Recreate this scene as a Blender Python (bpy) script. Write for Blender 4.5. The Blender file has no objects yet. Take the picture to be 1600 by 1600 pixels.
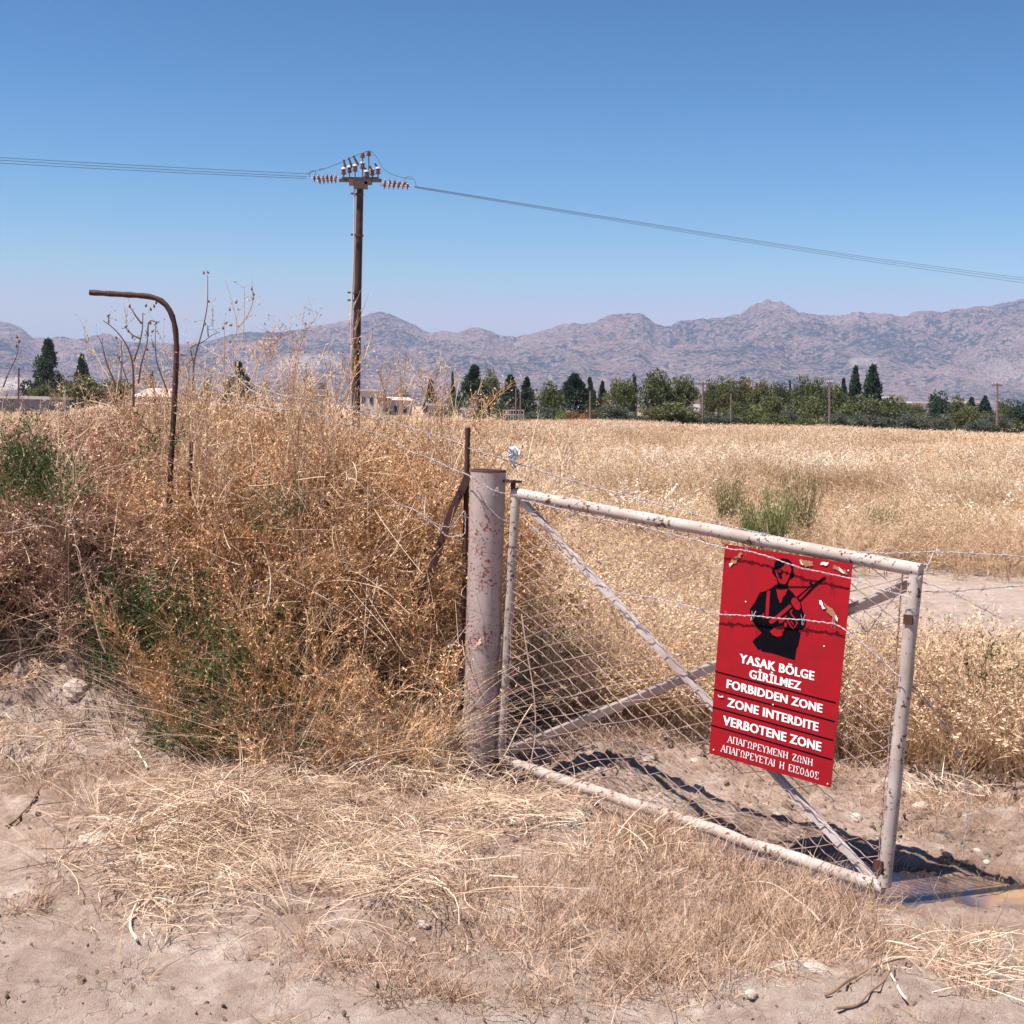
import bpy, math, random
import numpy as np
from mathutils import Vector, Matrix
SC = bpy.context.scene
COL = SC.collection
rad = math.radians
# ------------------------------------------------------------------ camera, sky, sun, exposure
FPX = 2284.0; PITCH = rad(4.06); ROLL = rad(1.4); CAMZ = 1.65
cam = bpy.data.cameras.new('camera'); camo = bpy.data.objects.new('camera', cam); COL.objects.link(camo)
cam.sensor_fit = 'HORIZONTAL'; cam.sensor_width = 56.0; cam.lens = 56.0*FPX/1600
cam.clip_start = 0.05; cam.clip_end = 60000
camo.matrix_world = Matrix.Translation((0, 0, CAMZ)) @ Matrix.Rotation(math.pi/2-PITCH, 4, 'X') @ Matrix.Rotation(ROLL, 4, 'Z')
SC.camera = camo
SUN_AZ = rad(-116); SUN_EL = rad(64)      # azimuth from +Y towards +X: behind and to the left of the camera
W = bpy.data.worlds.new('World'); SC.world = W; W.use_nodes = True
wn = W.node_tree.nodes; wl = W.node_tree.links
bg = wn['Background']
sky = wn.new('ShaderNodeTexSky'); sky.sky_type = 'NISHITA'; sky.sun_disc = False
sky.sun_elevation = SUN_EL; sky.sun_rotation = SUN_AZ; sky.air_density = 1.0; sky.dust_density = 0.6; sky.ozone_density = 1.6
tint = wn.new('ShaderNodeMixRGB'); tint.blend_type = 'MULTIPLY'; tint.inputs[0].default_value = 1.0
tint.inputs[2].default_value = (0.222, 0.202, 0.172, 1)     # film-like contrast over the whole dome: scale, gamma, scale back
sep_ = wn.new('ShaderNodeSeparateColor'); gam = wn.new('ShaderNodeCombineColor')
for k_, e_ in enumerate((3.3, 2.15, 2.3)):
    pw_ = wn.new('ShaderNodeMath'); pw_.operation = 'POWER'; pw_.inputs[1].default_value = e_; wl.new(sep_.outputs[k_], pw_.inputs[0]); wl.new(pw_.outputs[0], gam.inputs[k_])
lim = wn.new('ShaderNodeMixRGB'); lim.blend_type = 'DARKEN'; lim.inputs[0].default_value = 1.0; lim.inputs[2].default_value = (1.15, 1.15, 1.15, 1)
back = wn.new('ShaderNodeMixRGB'); back.blend_type = 'MULTIPLY'; back.inputs[0].default_value = 1.0; back.inputs[2].default_value = (5.2, 5.35, 7.4, 1)
wl.new(sky.outputs[0], tint.inputs[1]); wl.new(tint.outputs[0], sep_.inputs[0]); wl.new(gam.outputs[0], lim.inputs[1]); wl.new(lim.outputs[0], back.inputs[1]); wl.new(back.outputs[0], bg.inputs[0]); bg.inputs[1].default_value = 0.055
sl = bpy.data.lights.new('sun', 'SUN'); sl.energy = 5.0; sl.angle = rad(0.53); sl.color = (1.0, 0.93, 0.85)
slo = bpy.data.objects.new('sun', sl); COL.objects.link(slo)
sdir = Vector((math.sin(SUN_AZ)*math.cos(SUN_EL), math.cos(SUN_AZ)*math.cos(SUN_EL), math.sin(SUN_EL)))
slo.rotation_euler = sdir.to_track_quat('Z', 'Y').to_euler()
SC.view_settings.view_transform = 'Standard'; SC.view_settings.look = 'None'
SC.view_settings.exposure = 0.95; SC.view_settings.gamma = 1.0; SC.view_settings.use_curve_mapping = False
SC.render.engine = 'CYCLES'
SC.cycles.max_bounces = 6; SC.cycles.diffuse_bounces = 3; SC.cycles.transmission_bounces = 3
SC.cycles.transparent_max_bounces = 6; SC.cycles.volume_bounces = 0
# ------------------------------------------------------------------ helpers: rays, noise, terrain
RM = np.array(camo.matrix_world.to_3x3())
CP = np.array([0, 0, CAMZ])
def ray(x, y): return RM @ np.array([(x-800)/FPX, -(y-800)/FPX, -1.0])
def P(x, y, d):
    r = ray(x, y); return CP + r*(d/r[1])
def PX(d): return d/FPX                   # metres per photo pixel at distance d
def hsh(ix, iy, s):
    n = (ix.astype(np.int64)*374761393 + iy.astype(np.int64)*668265263 + s*974711) & 0xffffffff
    n = ((n ^ (n >> 13))*1274126177) & 0xffffffff
    return ((n ^ (n >> 16)) & 0xffff)/65535.0
def vnoise(x, y, s=0):
    x = np.asarray(x, float); y = np.asarray(y, float)
    ix = np.floor(x); iy = np.floor(y); fx = x-ix; fy = y-iy
    fx = fx*fx*(3-2*fx); fy = fy*fy*(3-2*fy)
    a = hsh(ix, iy, s); b = hsh(ix+1, iy, s); c = hsh(ix, iy+1, s); d = hsh(ix+1, iy+1, s)
    return (a*(1-fx)+b*fx)*(1-fy)+(c*(1-fx)+d*fx)*fy
def fbm(x, y, o=4, s=0):
    r = 0; a = 0.5; t = 0
    for k in range(o):
        r = r+a*vnoise(x*2**k, y*2**k, s+k*17); t += a; a *= 0.5
    return r/t
def S(v, a, b):
    t = np.clip((np.asarray(v, float)-a)/(b-a), 0, 1); return t*t*(3-2*t)
def seg_dist(x, y, pl):
    d = np.full(np.shape(x), 1e9)
    for (ax, ay), (bx, by) in zip(pl[:-1], pl[1:]):
        vx, vy = bx-ax, by-ay
        t = np.clip(((x-ax)*vx+(y-ay)*vy)/(vx*vx+vy*vy), 0, 1)
        d = np.minimum(d, np.hypot(x-ax-t*vx, y-ay-t*vy))
    return d
DITCH = [(-0.02, 6.98), (0.6, 6.5), (1.25, 5.85), (1.7, 5.56), (2.6, 5.4), (5, 5.1)]
RAIL = [(-0.02, 6.62), (0.7, 6.03), (1.4, 5.44)]
def hgt(x, y, fine=True):
    x = np.asarray(x, float); y = np.asarray(y, float)
    z = -0.165*S(x, 0, 1.4)*S(y, 4.1, 5.05)*(1-S(y, 8, 16))
    z = z+0.36*S(-x, 0.15, 1.1)*S(y, 6.7, 8.2)*(1-S(y, 12, 25))
    z = z+0.12*S(-x, 0.9, 2.6)*S(y, 6.3, 7.0)*(1-S(y, 12, 25))
    z = z-0.10*np.exp(-(seg_dist(x, y, DITCH)/0.23)**2)
    bk = S(x, -3.0, -2.5)*(1-S(x, -1.45, -1.15))*S(y, 6.72, 6.98)*(1-S(y, 7.6, 8.3)); z = z+bk*(0.13+0.30*(fbm(x*5, y*5, 3, 15)-0.5)+0.10*(fbm(x*17, y*17, 2, 16)-0.5))
    z = z-0.055*np.exp(-(seg_dist(x, y, RAIL)/0.16)**2)
    near = 1-S(y, 9, 30)
    z = z+near*0.10*(fbm(x*1.3, y*1.3, 3, 5)-0.5)
    if fine:
        f = 1-S(y, 8, 12)
        bare = 1.0
        z = z+f*bare*(0.055*(fbm(x*7, y*7, 3, 9)-0.5)+0.020*(fbm(x*26, y*26, 2, 31)-0.5))
        cl = fbm(x*11, y*11, 2, 77); z = z+f*0.022*S(cl, 0.60, 0.70)*S(y, 5.4, 6.0); c2 = fbm(x*19, y*19, 2, 78); z = z+f*0.014*S(c2, 0.60, 0.66)
    z = z+S(y, 20, 60)*(0.25*(fbm(x*0.05, y*0.05, 2, 3)-0.5))*(1-S(y, 400, 900))
    return z
def G(px, py, lift=0.0):                   # where the view ray of a photo pixel meets the ground
    r = ray(px, py); t = 2.0
    while t < 400:
        p = CP+r*t
        if p[2] < hgt(p[0], p[1])+lift: return p
        t += 0.01+t*0.001
    return CP+r*t
# ------------------------------------------------------------------ mesh builder
class MB:
    def __init__(s): s.v = []; s.q = []; s.t = []; s.n = 0; s.tone = []; s.qm = []; s.tm = []
    def add(s, v, f, tone=None, m=0):
        v = np.asarray(v, float).reshape(-1, 3); f = np.asarray(f, int)
        if len(f) == 0: return
        (s.q if f.shape[1] == 4 else s.t).append(f+s.n); (s.qm if f.shape[1] == 4 else s.tm).append(np.full(len(f), m))
        s.v.append(v); s.n += len(v)
        s.tone.append(np.full(len(v), 0.5) if tone is None else np.broadcast_to(np.asarray(tone, float), (len(v),)).copy())
    def arrays(s):
        v = np.concatenate(s.v) if s.v else np.zeros((0, 3)); tn = np.concatenate(s.tone) if s.tone else np.zeros(0)
        q = np.concatenate(s.q) if s.q else np.zeros((0, 4), int); t = np.concatenate(s.t) if s.t else np.zeros((0, 3), int)
        m = np.concatenate([np.concatenate(s.qm) if s.qm else np.zeros(0, int), np.concatenate(s.tm) if s.tm else np.zeros(0, int)])
        return v, q, t, tn, m
    def mesh(s, name, mats, smooth=False, extra=None):
        v, q, t, tn, m = s.arrays()
        return mk_mesh(name, v, q, t, tn, m, mats, smooth, extra)
def mk_mesh(name, v, q, t, tn, m, mats, smooth=False, extra=None):
    me = bpy.data.meshes.new(name)
    me.vertices.add(len(v)); me.vertices.foreach_set('co', v.astype(np.float32).ravel())
    me.loops.add(len(q)*4+len(t)*3)
    me.loops.foreach_set('vertex_index', np.concatenate([q.ravel(), t.ravel()]).astype(np.int32))
    me.polygons.add(len(q)+len(t))
    ls = np.concatenate([np.arange(len(q))*4, len(q)*4+np.arange(len(t))*3]).astype(np.int32)
    me.polygons.foreach_set('loop_start', ls)
    for x in (mats if isinstance(mats, (list, tuple)) else [mats]): me.materials.append(x)
    me.polygons.foreach_set('material_index', m.astype(np.int32))
    me.polygons.foreach_set('use_smooth', np.full(len(q)+len(t), smooth))
    a = me.attributes.new('tone', 'FLOAT', 'POINT'); a.data.foreach_set('value', tn.astype(np.float32))
    for k, (ty, arr) in (extra or {}).items():
        a = me.attributes.new(k, ty, 'POINT'); a.data.foreach_set('vector' if ty == 'FLOAT_VECTOR' else 'value', np.asarray(arr).astype(np.int32 if ty == 'INT' else np.float32).ravel())
    me.update(); return me
def link(name, me, parent=None, loc=None):
    o = bpy.data.objects.new(name, me); COL.objects.link(o)
    if loc is not None: o.location = loc
    if parent is not None: o.parent = parent
    return o
def tag(o, label=None, cat=None, group=None, kind=None):
    if label: o['label'] = label
    if cat: o['category'] = cat
    if group: o['group'] = group
    if kind: o['kind'] = kind
    return o
def root(name, label, cat, loc=(0, 0, 0), group=None):
    o = bpy.data.objects.new(name, None); o.empty_display_size = 0.1; COL.objects.link(o); o.location = tuple(map(float, loc))
    return tag(o, label, cat, group)
def part(name, mb, mats, parent, smooth=False, label=None):   # mb holds world coordinates; re-based on the parent's location
    base = np.array(parent.location) if parent is not None else np.zeros(3)
    g = parent.parent if parent is not None else None
    if g is not None: base = base+np.array(g.location)
    v, q, t, tn, m = mb.arrays()
    o = link(name, mk_mesh(name, v-base, q, t, tn, m, mats, smooth), parent)
    if label: o['label'] = label
    return o
def nrm(a):
    a = np.asarray(a, float); return a/np.maximum(np.linalg.norm(a, axis=-1, keepdims=True), 1e-9)
def tube(mb, pts, r, sides=8, caps=True, tone=None, m=0, sq=None):
    pts = np.asarray(pts, float); n = len(pts); r = np.broadcast_to(np.asarray(r, float), (n,))
    T = np.zeros_like(pts); T[1:-1] = pts[2:]-pts[:-2]; T[0] = pts[1]-pts[0]; T[-1] = pts[-1]-pts[-2]; T = nrm(T)
    a = np.array([0, 0, 1.0]) if abs(T[0][2]) < 0.9 else np.array([1.0, 0, 0])
    U = nrm(np.cross(T[0], a)); vs = []
    ph = np.arange(sides)*2*math.pi/sides+(math.pi/4 if sides == 4 else 0)
    for i in range(n):
        U = nrm(U-T[i]*np.dot(U, T[i])); V = np.cross(T[i], U)
        vs.append(pts[i]+r[i]*(np.cos(ph)[:, None]*U+np.sin(ph)[:, None]*V))
    v = np.concatenate(vs); k = np.arange(sides); f = []
    for i in range(n-1):
        f.append(np.stack([i*sides+k, i*sides+(k+1) % sides, (i+1)*sides+(k+1) % sides, (i+1)*sides+k], 1))
    mb.add(v, np.concatenate(f), tone, m)
    if caps:
        for i, rev in ((0, True), (n-1, False)):
            c = np.concatenate([v[i*sides:(i+1)*sides], pts[i:i+1]]); ff = np.stack([k, (k+1) % sides, np.full(sides, sides)], 1)
            mb.add(c, ff[:, ::-1] if rev else ff, tone, m)
def box(mb, c, s, R=None, m=0, tone=None):
    o = np.array([[-1,-1,-1],[1,-1,-1],[1,1,-1],[-1,1,-1],[-1,-1,1],[1,-1,1],[1,1,1],[-1,1,1]], float)*np.asarray(s)/2
    if R is not None: o = o @ np.asarray(R).T
    mb.add(o+np.asarray(c), [[0,3,2,1],[4,5,6,7],[0,1,5,4],[1,2,6,5],[2,3,7,6],[3,0,4,7]], tone, m)
def lathe(mb, c, prof, axis=(0, 0, 1), sides=12, m=0):
    ax = nrm(np.array(axis, float)); a = np.array([0, 0, 1.0]) if abs(ax[2]) < 0.9 else np.array([1.0, 0, 0])
    U = nrm(np.cross(ax, a)); V = np.cross(ax, U); ph = np.arange(sides)*2*math.pi/sides
    vs = [np.asarray(c)+ax*h+r*(np.cos(ph)[:, None]*U+np.sin(ph)[:, None]*V) for r, h in prof]
    k = np.arange(sides); f = [np.stack([i*sides+k, i*sides+(k+1) % sides, (i+1)*sides+(k+1) % sides, (i+1)*sides+k], 1) for i in range(len(prof)-1)]
    mb.add(np.concatenate(vs), np.concatenate(f), None, m)
# vectorised strands and bits
def bez(P0, D, L, c, t):                   # parabola; t has shape (n,) or (n,k)
    t = np.asarray(t); L = np.asarray(L)
    if t.ndim == 1: return P0+(D*(L*t)[:, None])+c*(L*t*t)[:, None]
    return P0[:, None]+D[:, None]*(L[:, None]*t)[..., None]+c[:, None]*(L[:, None]*t*t)[..., None]
def strands(mb, rng, P0, D, L, w, c, seg=3, tone=None, m=0, taper=0.75, sides=2):
    n = len(P0)
    if n == 0: return
    L = np.broadcast_to(L, (n,)); w = np.broadcast_to(w, (n,))
    t = np.broadcast_to(np.linspace(0, 1, seg+1), (n, seg+1))
    pts = bez(P0, D, L, c, t)
    tn = np.repeat(rng.random(n) if tone is None else np.broadcast_to(tone, (n,)), (seg+1)*sides)
    A = nrm(np.cross(D, rng.normal(size=(n, 3)))); ww = (w[:, None]*(1-taper*t))[..., None]
    if sides == 2:
        v = np.stack([pts-A[:, None]*ww/2, pts+A[:, None]*ww/2], 2).reshape(-1, 3)
        b = (np.arange(n)*(seg+1)*2)[:, None]+np.arange(seg)[None]*2
        f = np.stack([b, b+1, b+3, b+2], -1).reshape(-1, 4)
    else:
        B = nrm(np.cross(D, A)); q = []
        for k in range(3):
            a = 2*math.pi*k/3; q.append(pts+(A*math.cos(a)+B*math.sin(a))[:, None]*ww/2)
        v = np.stack(q, 2).reshape(-1, 3)
        b = (np.arange(n)*(seg+1)*3)[:, None]+np.arange(seg)[None]*3
        f = np.concatenate([np.stack([b+k, b+(k+1) % 3, b+3+(k+1) % 3, b+3+k], -1).reshape(-1, 4) for k in range(3)])
    mb.add(v, f, tn, m)
def bits(mb, rng, P0, D, L, w, tone=None, m=0):
    n = len(P0); D = nrm(D); A = nrm(np.cross(D, rng.normal(size=(n, 3)))); L = np.broadcast_to(L, (n,))[:, None]; w = np.broadcast_to(w, (n,))[:, None]
    up = nrm(np.cross(D, A))
    v = np.stack([P0, P0+D*L*0.45+A*w/2+up*w*0.2, P0+D*L, P0+D*L*0.45-A*w/2+up*w*0.2], 1).reshape(-1, 3)
    mb.add(v, np.arange(n*4).reshape(n, 4), np.repeat(rng.random(n) if tone is None else np.broadcast_to(tone, (n,)), 4), m)
def child(rng, P0, D, L, c, k, t0, t1, spread, up=0.0):
    n = len(P0); i = np.repeat(np.arange(n), k); t = t0+(t1-t0)*rng.random(n*k)
    p = bez(P0[i], D[i], L[i], c[i], t); T = nrm(D[i]+2*c[i]*t[:, None])
    d = nrm(T+spread*nrm(rng.normal(size=(n*k, 3)))+np.array([0, 0, up])); return p, d, t, i
# ------------------------------------------------------------------ materials
def new_mat(name):
    m = bpy.data.materials.new(name); m.use_nodes = True; nt = m.node_tree; return m, nt, nt.nodes['Principled BSDF'], nt.nodes['Material Output']
def N(nt, ty, **kw):
    n = nt.nodes.new(ty)
    for k, v in kw.items():
        if k[0] == 'i' and k[1:].isdigit(): n.inputs[int(k[1:])].default_value = v
        else: setattr(n, k, v)
    return n
def ramp(nt, fac, stops, interp='LINEAR'):
    r = nt.nodes.new('ShaderNodeValToRGB'); r.color_ramp.interpolation = interp; e = r.color_ramp.elements
    while len(e) < len(stops): e.new(0.5)
    for i, (p, c) in enumerate(stops): e[i].position = p; e[i].color = (*c, 1) if len(c) == 3 else c
    nt.links.new(fac, r.inputs[0]); return r.outputs[0]
def coords(nt, scale, obj=True, vec=None):
    tc = N(nt, 'ShaderNodeTexCoord'); mp = N(nt, 'ShaderNodeMapping'); mp.inputs['Scale'].default_value = scale if hasattr(scale, '__len__') else (scale,)*3
    nt.links.new(tc.outputs['Object'], mp.inputs[0]); return mp.outputs[0]
def noise(nt, vec, scale, detail=4, rough=0.6, out='Fac', dist=0):
    n = N(nt, 'ShaderNodeTexNoise'); n.inputs['Scale'].default_value = scale; n.inputs['Detail'].default_value = detail
    n.inputs['Roughness'].default_value = rough; n.inputs['Distortion'].default_value = dist
    if vec is not None: nt.links.new(vec, n.inputs['Vector'])
    return n.outputs[out]
def mix(nt, fac, a, b, bt='MIX'):
    x = N(nt, 'ShaderNodeMixRGB', blend_type=bt)
    for i, v in ((0, fac), (1, a), (2, b)):
        if isinstance(v, (int, float)): x.inputs[i].default_value = v
        elif isinstance(v, tuple): x.inputs[i].default_value = (*v, 1)
        else: nt.links.new(v, x.inputs[i])
    return x.outputs[0]
def math_n(nt, op, a, b=0.0):
    x = N(nt, 'ShaderNodeMath', operation=op)
    for i, v in ((0, a), (1, b)):
        if isinstance(v, (int, float)): x.inputs[i].default_value = v
        else: nt.links.new(v, x.inputs[i])
    return x.outputs[0]
def bump(nt, h, strength, dist, bsdf):
    b = N(nt, 'ShaderNodeBump'); b.inputs['Strength'].default_value = strength; b.inputs['Distance'].default_value = dist
    nt.links.new(h, b.inputs['Height']); nt.links.new(b.outputs[0], bsdf.inputs['Normal'])
def plant_mat(name, stops, patch=0.35, pscale=0.9, transl=0.25, rough=0.7, inst=0.25):
    """dry or green plant matter: own colour varies bit by bit, plant by plant and slowly over the ground"""
    m, nt, b, out = new_mat(name)
    at = N(nt, 'ShaderNodeAttribute', attribute_name='tone'); oi = N(nt, 'ShaderNodeObjectInfo')
    geo = N(nt, 'ShaderNodeNewGeometry'); nz = noise(nt, geo.outputs['Position'], pscale, 2, 0.5)
    a = math_n(nt, 'MULTIPLY', at.outputs['Fac'], 1-patch-inst)
    p2 = math_n(nt, 'MULTIPLY', math_n(nt, 'MULTIPLY_ADD', nz, 2.2), 1.0)
    p2n = nt.nodes[-2]
    sub = math_n(nt, 'SUBTRACT', nz, 0.5); sub = math_n(nt, 'MULTIPLY', sub, 2.4); sub = math_n(nt, 'ADD', sub, 0.5)
    cl = N(nt, 'ShaderNodeClamp'); nt.links.new(sub, cl.inputs[0])
    b2 = math_n(nt, 'MULTIPLY', cl.outputs[0], patch); c2 = math_n(nt, 'MULTIPLY', oi.outputs['Random'], inst)
    f = math_n(nt, 'ADD', math_n(nt, 'ADD', a, b2), c2)
    c = ramp(nt, f, stops)
    df = N(nt, 'ShaderNodeBsdfDiffuse'); tr = N(nt, 'ShaderNodeBsdfTranslucent'); mx = N(nt, 'ShaderNodeMixShader'); mx.inputs[0].default_value = transl
    nt.links.new(c, df.inputs[0]); nt.links.new(c, tr.inputs[0]); nt.links.new(df.outputs[0], mx.inputs[1]); nt.links.new(tr.outputs[0], mx.inputs[2])
    nt.links.new(mx.outputs[0], out.inputs[0]); nt.nodes.remove(b); return m
def painted(name, base, rust, amount, scale=60, dirt=(0.35, 0.27, 0.24), rough=0.55, big=0.5):
    m, nt, b, out = new_mat(name); v = coords(nt, 1)
    n1 = noise(nt, v, scale, 5, 0.65); n2 = noise(nt, v, scale*0.12, 4, 0.6); n3 = noise(nt, v, 5, 3, 0.6)
    c0 = mix(nt, ramp(nt, n2, [(0.35, (0, 0, 0)), (0.75, (1, 1, 1))]), base, dirt)
    sp = math_n(nt, 'ADD', n1, math_n(nt, 'MULTIPLY', math_n(nt, 'SUBTRACT', n3, 0.5), big))
    fk = ramp(nt, sp, [(amount, (0, 0, 0)), (amount+0.03, (1, 1, 1))])
    rc = ramp(nt, noise(nt, v, scale*1.7, 2), [(0.35, tuple(x*0.45 for x in rust)), (0.65, rust)])
    c = mix(nt, fk, c0, rc); nt.links.new(c, b.inputs['Base Color']); b.inputs['Roughness'].default_value = rough
    b.inputs['Specular IOR Level'].default_value = 0.12 if 'red' in name else 0.3
    bump(nt, math_n(nt, 'SUBTRACT', noise(nt, v, scale*2, 3), fk), 0.35, 0.002, b); return m
def simple(name, c, rough=0.7, var=0.25, scale=20, metal=0.0, bm=0.2, bd=0.003, spec=0.3):
    m, nt, b, out = new_mat(name); v = coords(nt, 1); n = noise(nt, v, scale, 5, 0.65)
    cc = mix(nt, ramp(nt, n, [(0.3, (0, 0, 0)), (0.7, (1, 1, 1))]), tuple(x*(1-var) for x in c), tuple(min(1, x*(1+var)) for x in c))
    nt.links.new(cc, b.inputs['Base Color']); b.inputs['Roughness'].default_value = rough; b.inputs['Metallic'].default_value = metal
    b.inputs['Specular IOR Level'].default_value = spec; bump(nt, noise(nt, v, scale*3, 4), bm, bd, b); return m
# ground
def soil_mat():
    m, nt, b, out = new_mat('dry_soil'); v = coords(nt, 1)
    n1 = noise(nt, v, 1.3, 6, 0.65); n2 = noise(nt, v, 9, 6, 0.7); n3 = noise(nt, v, 70, 4, 0.7); n4 = noise(nt, v, 0.02, 5, 0.6)
    c = ramp(nt, math_n(nt, 'ADD', math_n(nt, 'MULTIPLY', n1, 0.55), math_n(nt, 'MULTIPLY', n2, 0.45)),
             [(0.36, (0.27, 0.172, 0.128)), (0.46, (0.46, 0.322, 0.25)), (0.54, (0.61, 0.46, 0.375)), (0.64, (0.84, 0.72, 0.63))])
    c = mix(nt, 0.55, c, ramp(nt, n3, [(0.3, (0.45, 0.42, 0.4)), (0.5, (0.95, 0.95, 0.95)), (0.72, (1.3, 1.28, 1.25))]), 'MULTIPLY')
    # wet mud round the puddle
    at = N(nt, 'ShaderNodeAttribute', attribute_name='wet')
    c = mix(nt, at.outputs['Fac'], c, (0.30, 0.19, 0.14))
    af = N(nt, 'ShaderNodeAttribute', attribute_name='far')
    plain = ramp(nt, n4, [(0.4, (0.36, 0.25, 0.17)), (0.6, (0.5, 0.36, 0.25))])
    c = mix(nt, af.outputs['Fac'], c, plain)
    ar = N(nt, 'ShaderNodeAttribute', attribute_name='road'); c = mix(nt, math_n(nt, 'MULTIPLY', ar.outputs['Fac'], 0.75), c, ramp(nt, n2, [(0.35, (0.46, 0.345, 0.285)), (0.65, (0.64, 0.53, 0.46))]))
    nt.links.new(c, b.inputs['Base Color'])
    b.inputs['Roughness'].default_value = 0.9; b.inputs['Specular IOR Level'].default_value = 0.15
    vo = N(nt, 'ShaderNodeTexVoronoi', feature='DISTANCE_TO_EDGE'); vo.inputs['Scale'].default_value = 9
    wv = mix(nt, 0.12, v, noise(nt, v, 14, 3, 0.6, 'Color')); nt.links.new(wv, vo.inputs['Vector'])
    crack = ramp(nt, vo.outputs['Distance'], [(0.0, (0, 0, 0)), (0.02, (1, 1, 1))])
    gate_c = ramp(nt, noise(nt, v, 1.7, 2), [(0.5, (1, 1, 1)), (0.56, (0, 0, 0))])
    ck = mix(nt, gate_c, crack, (1.0, 1.0, 1.0))
    hh = math_n(nt, 'ADD', math_n(nt, 'MULTIPLY', n3, 0.5), math_n(nt, 'ADD', math_n(nt, 'MULTIPLY', ck, 0.5), noise(nt, v, 240, 3, 0.7)))
    bump(nt, hh, 1.0, 0.018, b); return m
M_SOIL = soil_mat()
M_STRAW = plant_mat('straw', [(0.0, (0.15, 0.085, 0.055)), (0.3, (0.44, 0.295, 0.20)), (0.6, (0.68, 0.515, 0.375)), (1.0, (0.86, 0.74, 0.60))], 0.35, 5.0, 0.03, inst=0.2)
M_TUFT = plant_mat('short_dry_grass', [(0.0, (0.13, 0.075, 0.05)), (0.4, (0.42, 0.275, 0.19)), (0.75, (0.63, 0.465, 0.345)), (1.0, (0.80, 0.66, 0.53))], 0.3, 2.2, 0.05)
M_WEED = plant_mat('dry_weeds', [(0.0, (0.075, 0.034, 0.017)), (0.25, (0.30, 0.158, 0.078)), (0.55, (0.61, 0.365, 0.185)), (1.0, (0.95, 0.74, 0.52))], 0.2, 0.8, 0.06, inst=0.12)
M_WEED2 = plant_mat('mauve_dry_weeds', [(0.0, (0.065, 0.032, 0.022)), (0.25, (0.26, 0.14, 0.093)), (0.6, (0.50, 0.305, 0.22)), (1.0, (0.88, 0.68, 0.54))], 0.2, 0.8, 0.06, inst=0.12)
M_WEED3 = plant_mat('pale_brown_weeds', [(0.0, (0.15, 0.08, 0.05)), (0.3, (0.42, 0.26, 0.165)), (0.6, (0.64, 0.455, 0.30)), (1.0, (0.88, 0.74, 0.56))], 0.25, 0.8, 0.10, inst=0.15)
M_FIELD = plant_mat('dry_field_grass', [(0.0, (0.20, 0.11, 0.065)), (0.35, (0.47, 0.31, 0.19)), (0.62, (0.68, 0.51, 0.345)), (1.0, (0.92, 0.83, 0.68))], 0.35, 0.3, 0.12)
M_GREEN = plant_mat('green_leaf', [(0.0, (0.02, 0.035, 0.018)), (0.5, (0.065, 0.105, 0.04)), (1.0, (0.30, 0.30, 0.14))], 0.2, 2, 0.2)
M_LIME = plant_mat('fresh_green_shoots', [(0.0, (0.13, 0.15, 0.06)), (0.5, (0.30, 0.32, 0.13)), (1.0, (0.52, 0.48, 0.25))], 0.2, 2, 0.3)
M_OLV = plant_mat('olive_weed', [(0.0, (0.10, 0.10, 0.04)), (0.5, (0.27, 0.25, 0.11)), (1.0, (0.56, 0.44, 0.25))], 0.2, 2, 0.2)
M_STALK = plant_mat('dark_stalk', [(0.0, (0.07, 0.045, 0.035)), (0.5, (0.17, 0.10, 0.07)), (1.0, (0.36, 0.24, 0.17))], 0.2, 3, 0.0)
M_PAINT = painted('weathered_white_paint', (0.48, 0.415, 0.375), (0.15, 0.07, 0.05), 0.59, 45, (0.27, 0.205, 0.18), big=0.5)
M_BRACE = painted('brace_paint', (0.56, 0.50, 0.475), (0.20, 0.09, 0.07), 0.70, 40, (0.33, 0.26, 0.245), big=0.25)
M_POST = painted('speckled_post_paint', (0.41, 0.325, 0.30), (0.27, 0.075, 0.05), 0.592, 80, (0.28, 0.22, 0.215), big=0.55)
M_RUST = painted('rusty_iron', (0.055, 0.026, 0.021), (0.14, 0.055, 0.04), 0.57, 50, (0.07, 0.03, 0.022), 0.8)
M_WIRE = simple('rusty_mesh_wire', (0.36, 0.245, 0.215), 0.6, 0.55, 6)
M_BARB = simple('galvanised_barbed_wire', (0.44, 0.39, 0.395), 0.6, 0.4, 30, 0.0)
M_RED = painted('red_sign_paint', (0.33, 0.009, 0.016), (0.42, 0.10, 0.08), 0.745, 110, (0.24, 0.011, 0.017), 0.42, big=0.15)
M_BLACK = simple('black_sign_print', (0.006, 0.005, 0.008), 0.8, 0.2, 40, bm=0.02, spec=0.0)
M_WHITE = simple('white_sign_lettering', (0.82, 0.80, 0.78), 0.5, 0.06, 40, bm=0.05)
M_TAN = simple('bare_rusty_tin', (0.34, 0.15, 0.085), 0.8, 0.35, 60)
M_CHIP = simple('flaked_white_primer', (0.78, 0.72, 0.62), 0.7, 0.1, 60)
M_WOOD = simple('tarred_wood', (0.05, 0.027, 0.022), 0.75, 0.55, 3)
M_WOODP = simple('grey_pole_wood', (0.17, 0.12, 0.105), 0.8, 0.3, 3)
M_PORC = simple('brown_insulator', (0.14, 0.055, 0.045), 0.2, 0.2, 10, spec=0.6)
M_PORCM = simple('dusty_insulator', (0.36, 0.20, 0.17), 0.4, 0.2, 10)
M_PORCW = simple('pale_insulator', (0.46, 0.37, 0.36), 0.3, 0.1, 10, spec=0.5)
M_STEEL = simple('pole_steel', (0.075, 0.05, 0.048), 0.6, 0.3, 10)
M_CABLE = simple('cable', (0.10, 0.10, 0.12), 0.5, 0.1, 2)
M_STONE = simple('pale_stone', (0.44, 0.36, 0.31), 0.9, 0.2, 18, bm=0.5, bd=0.01)
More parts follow.
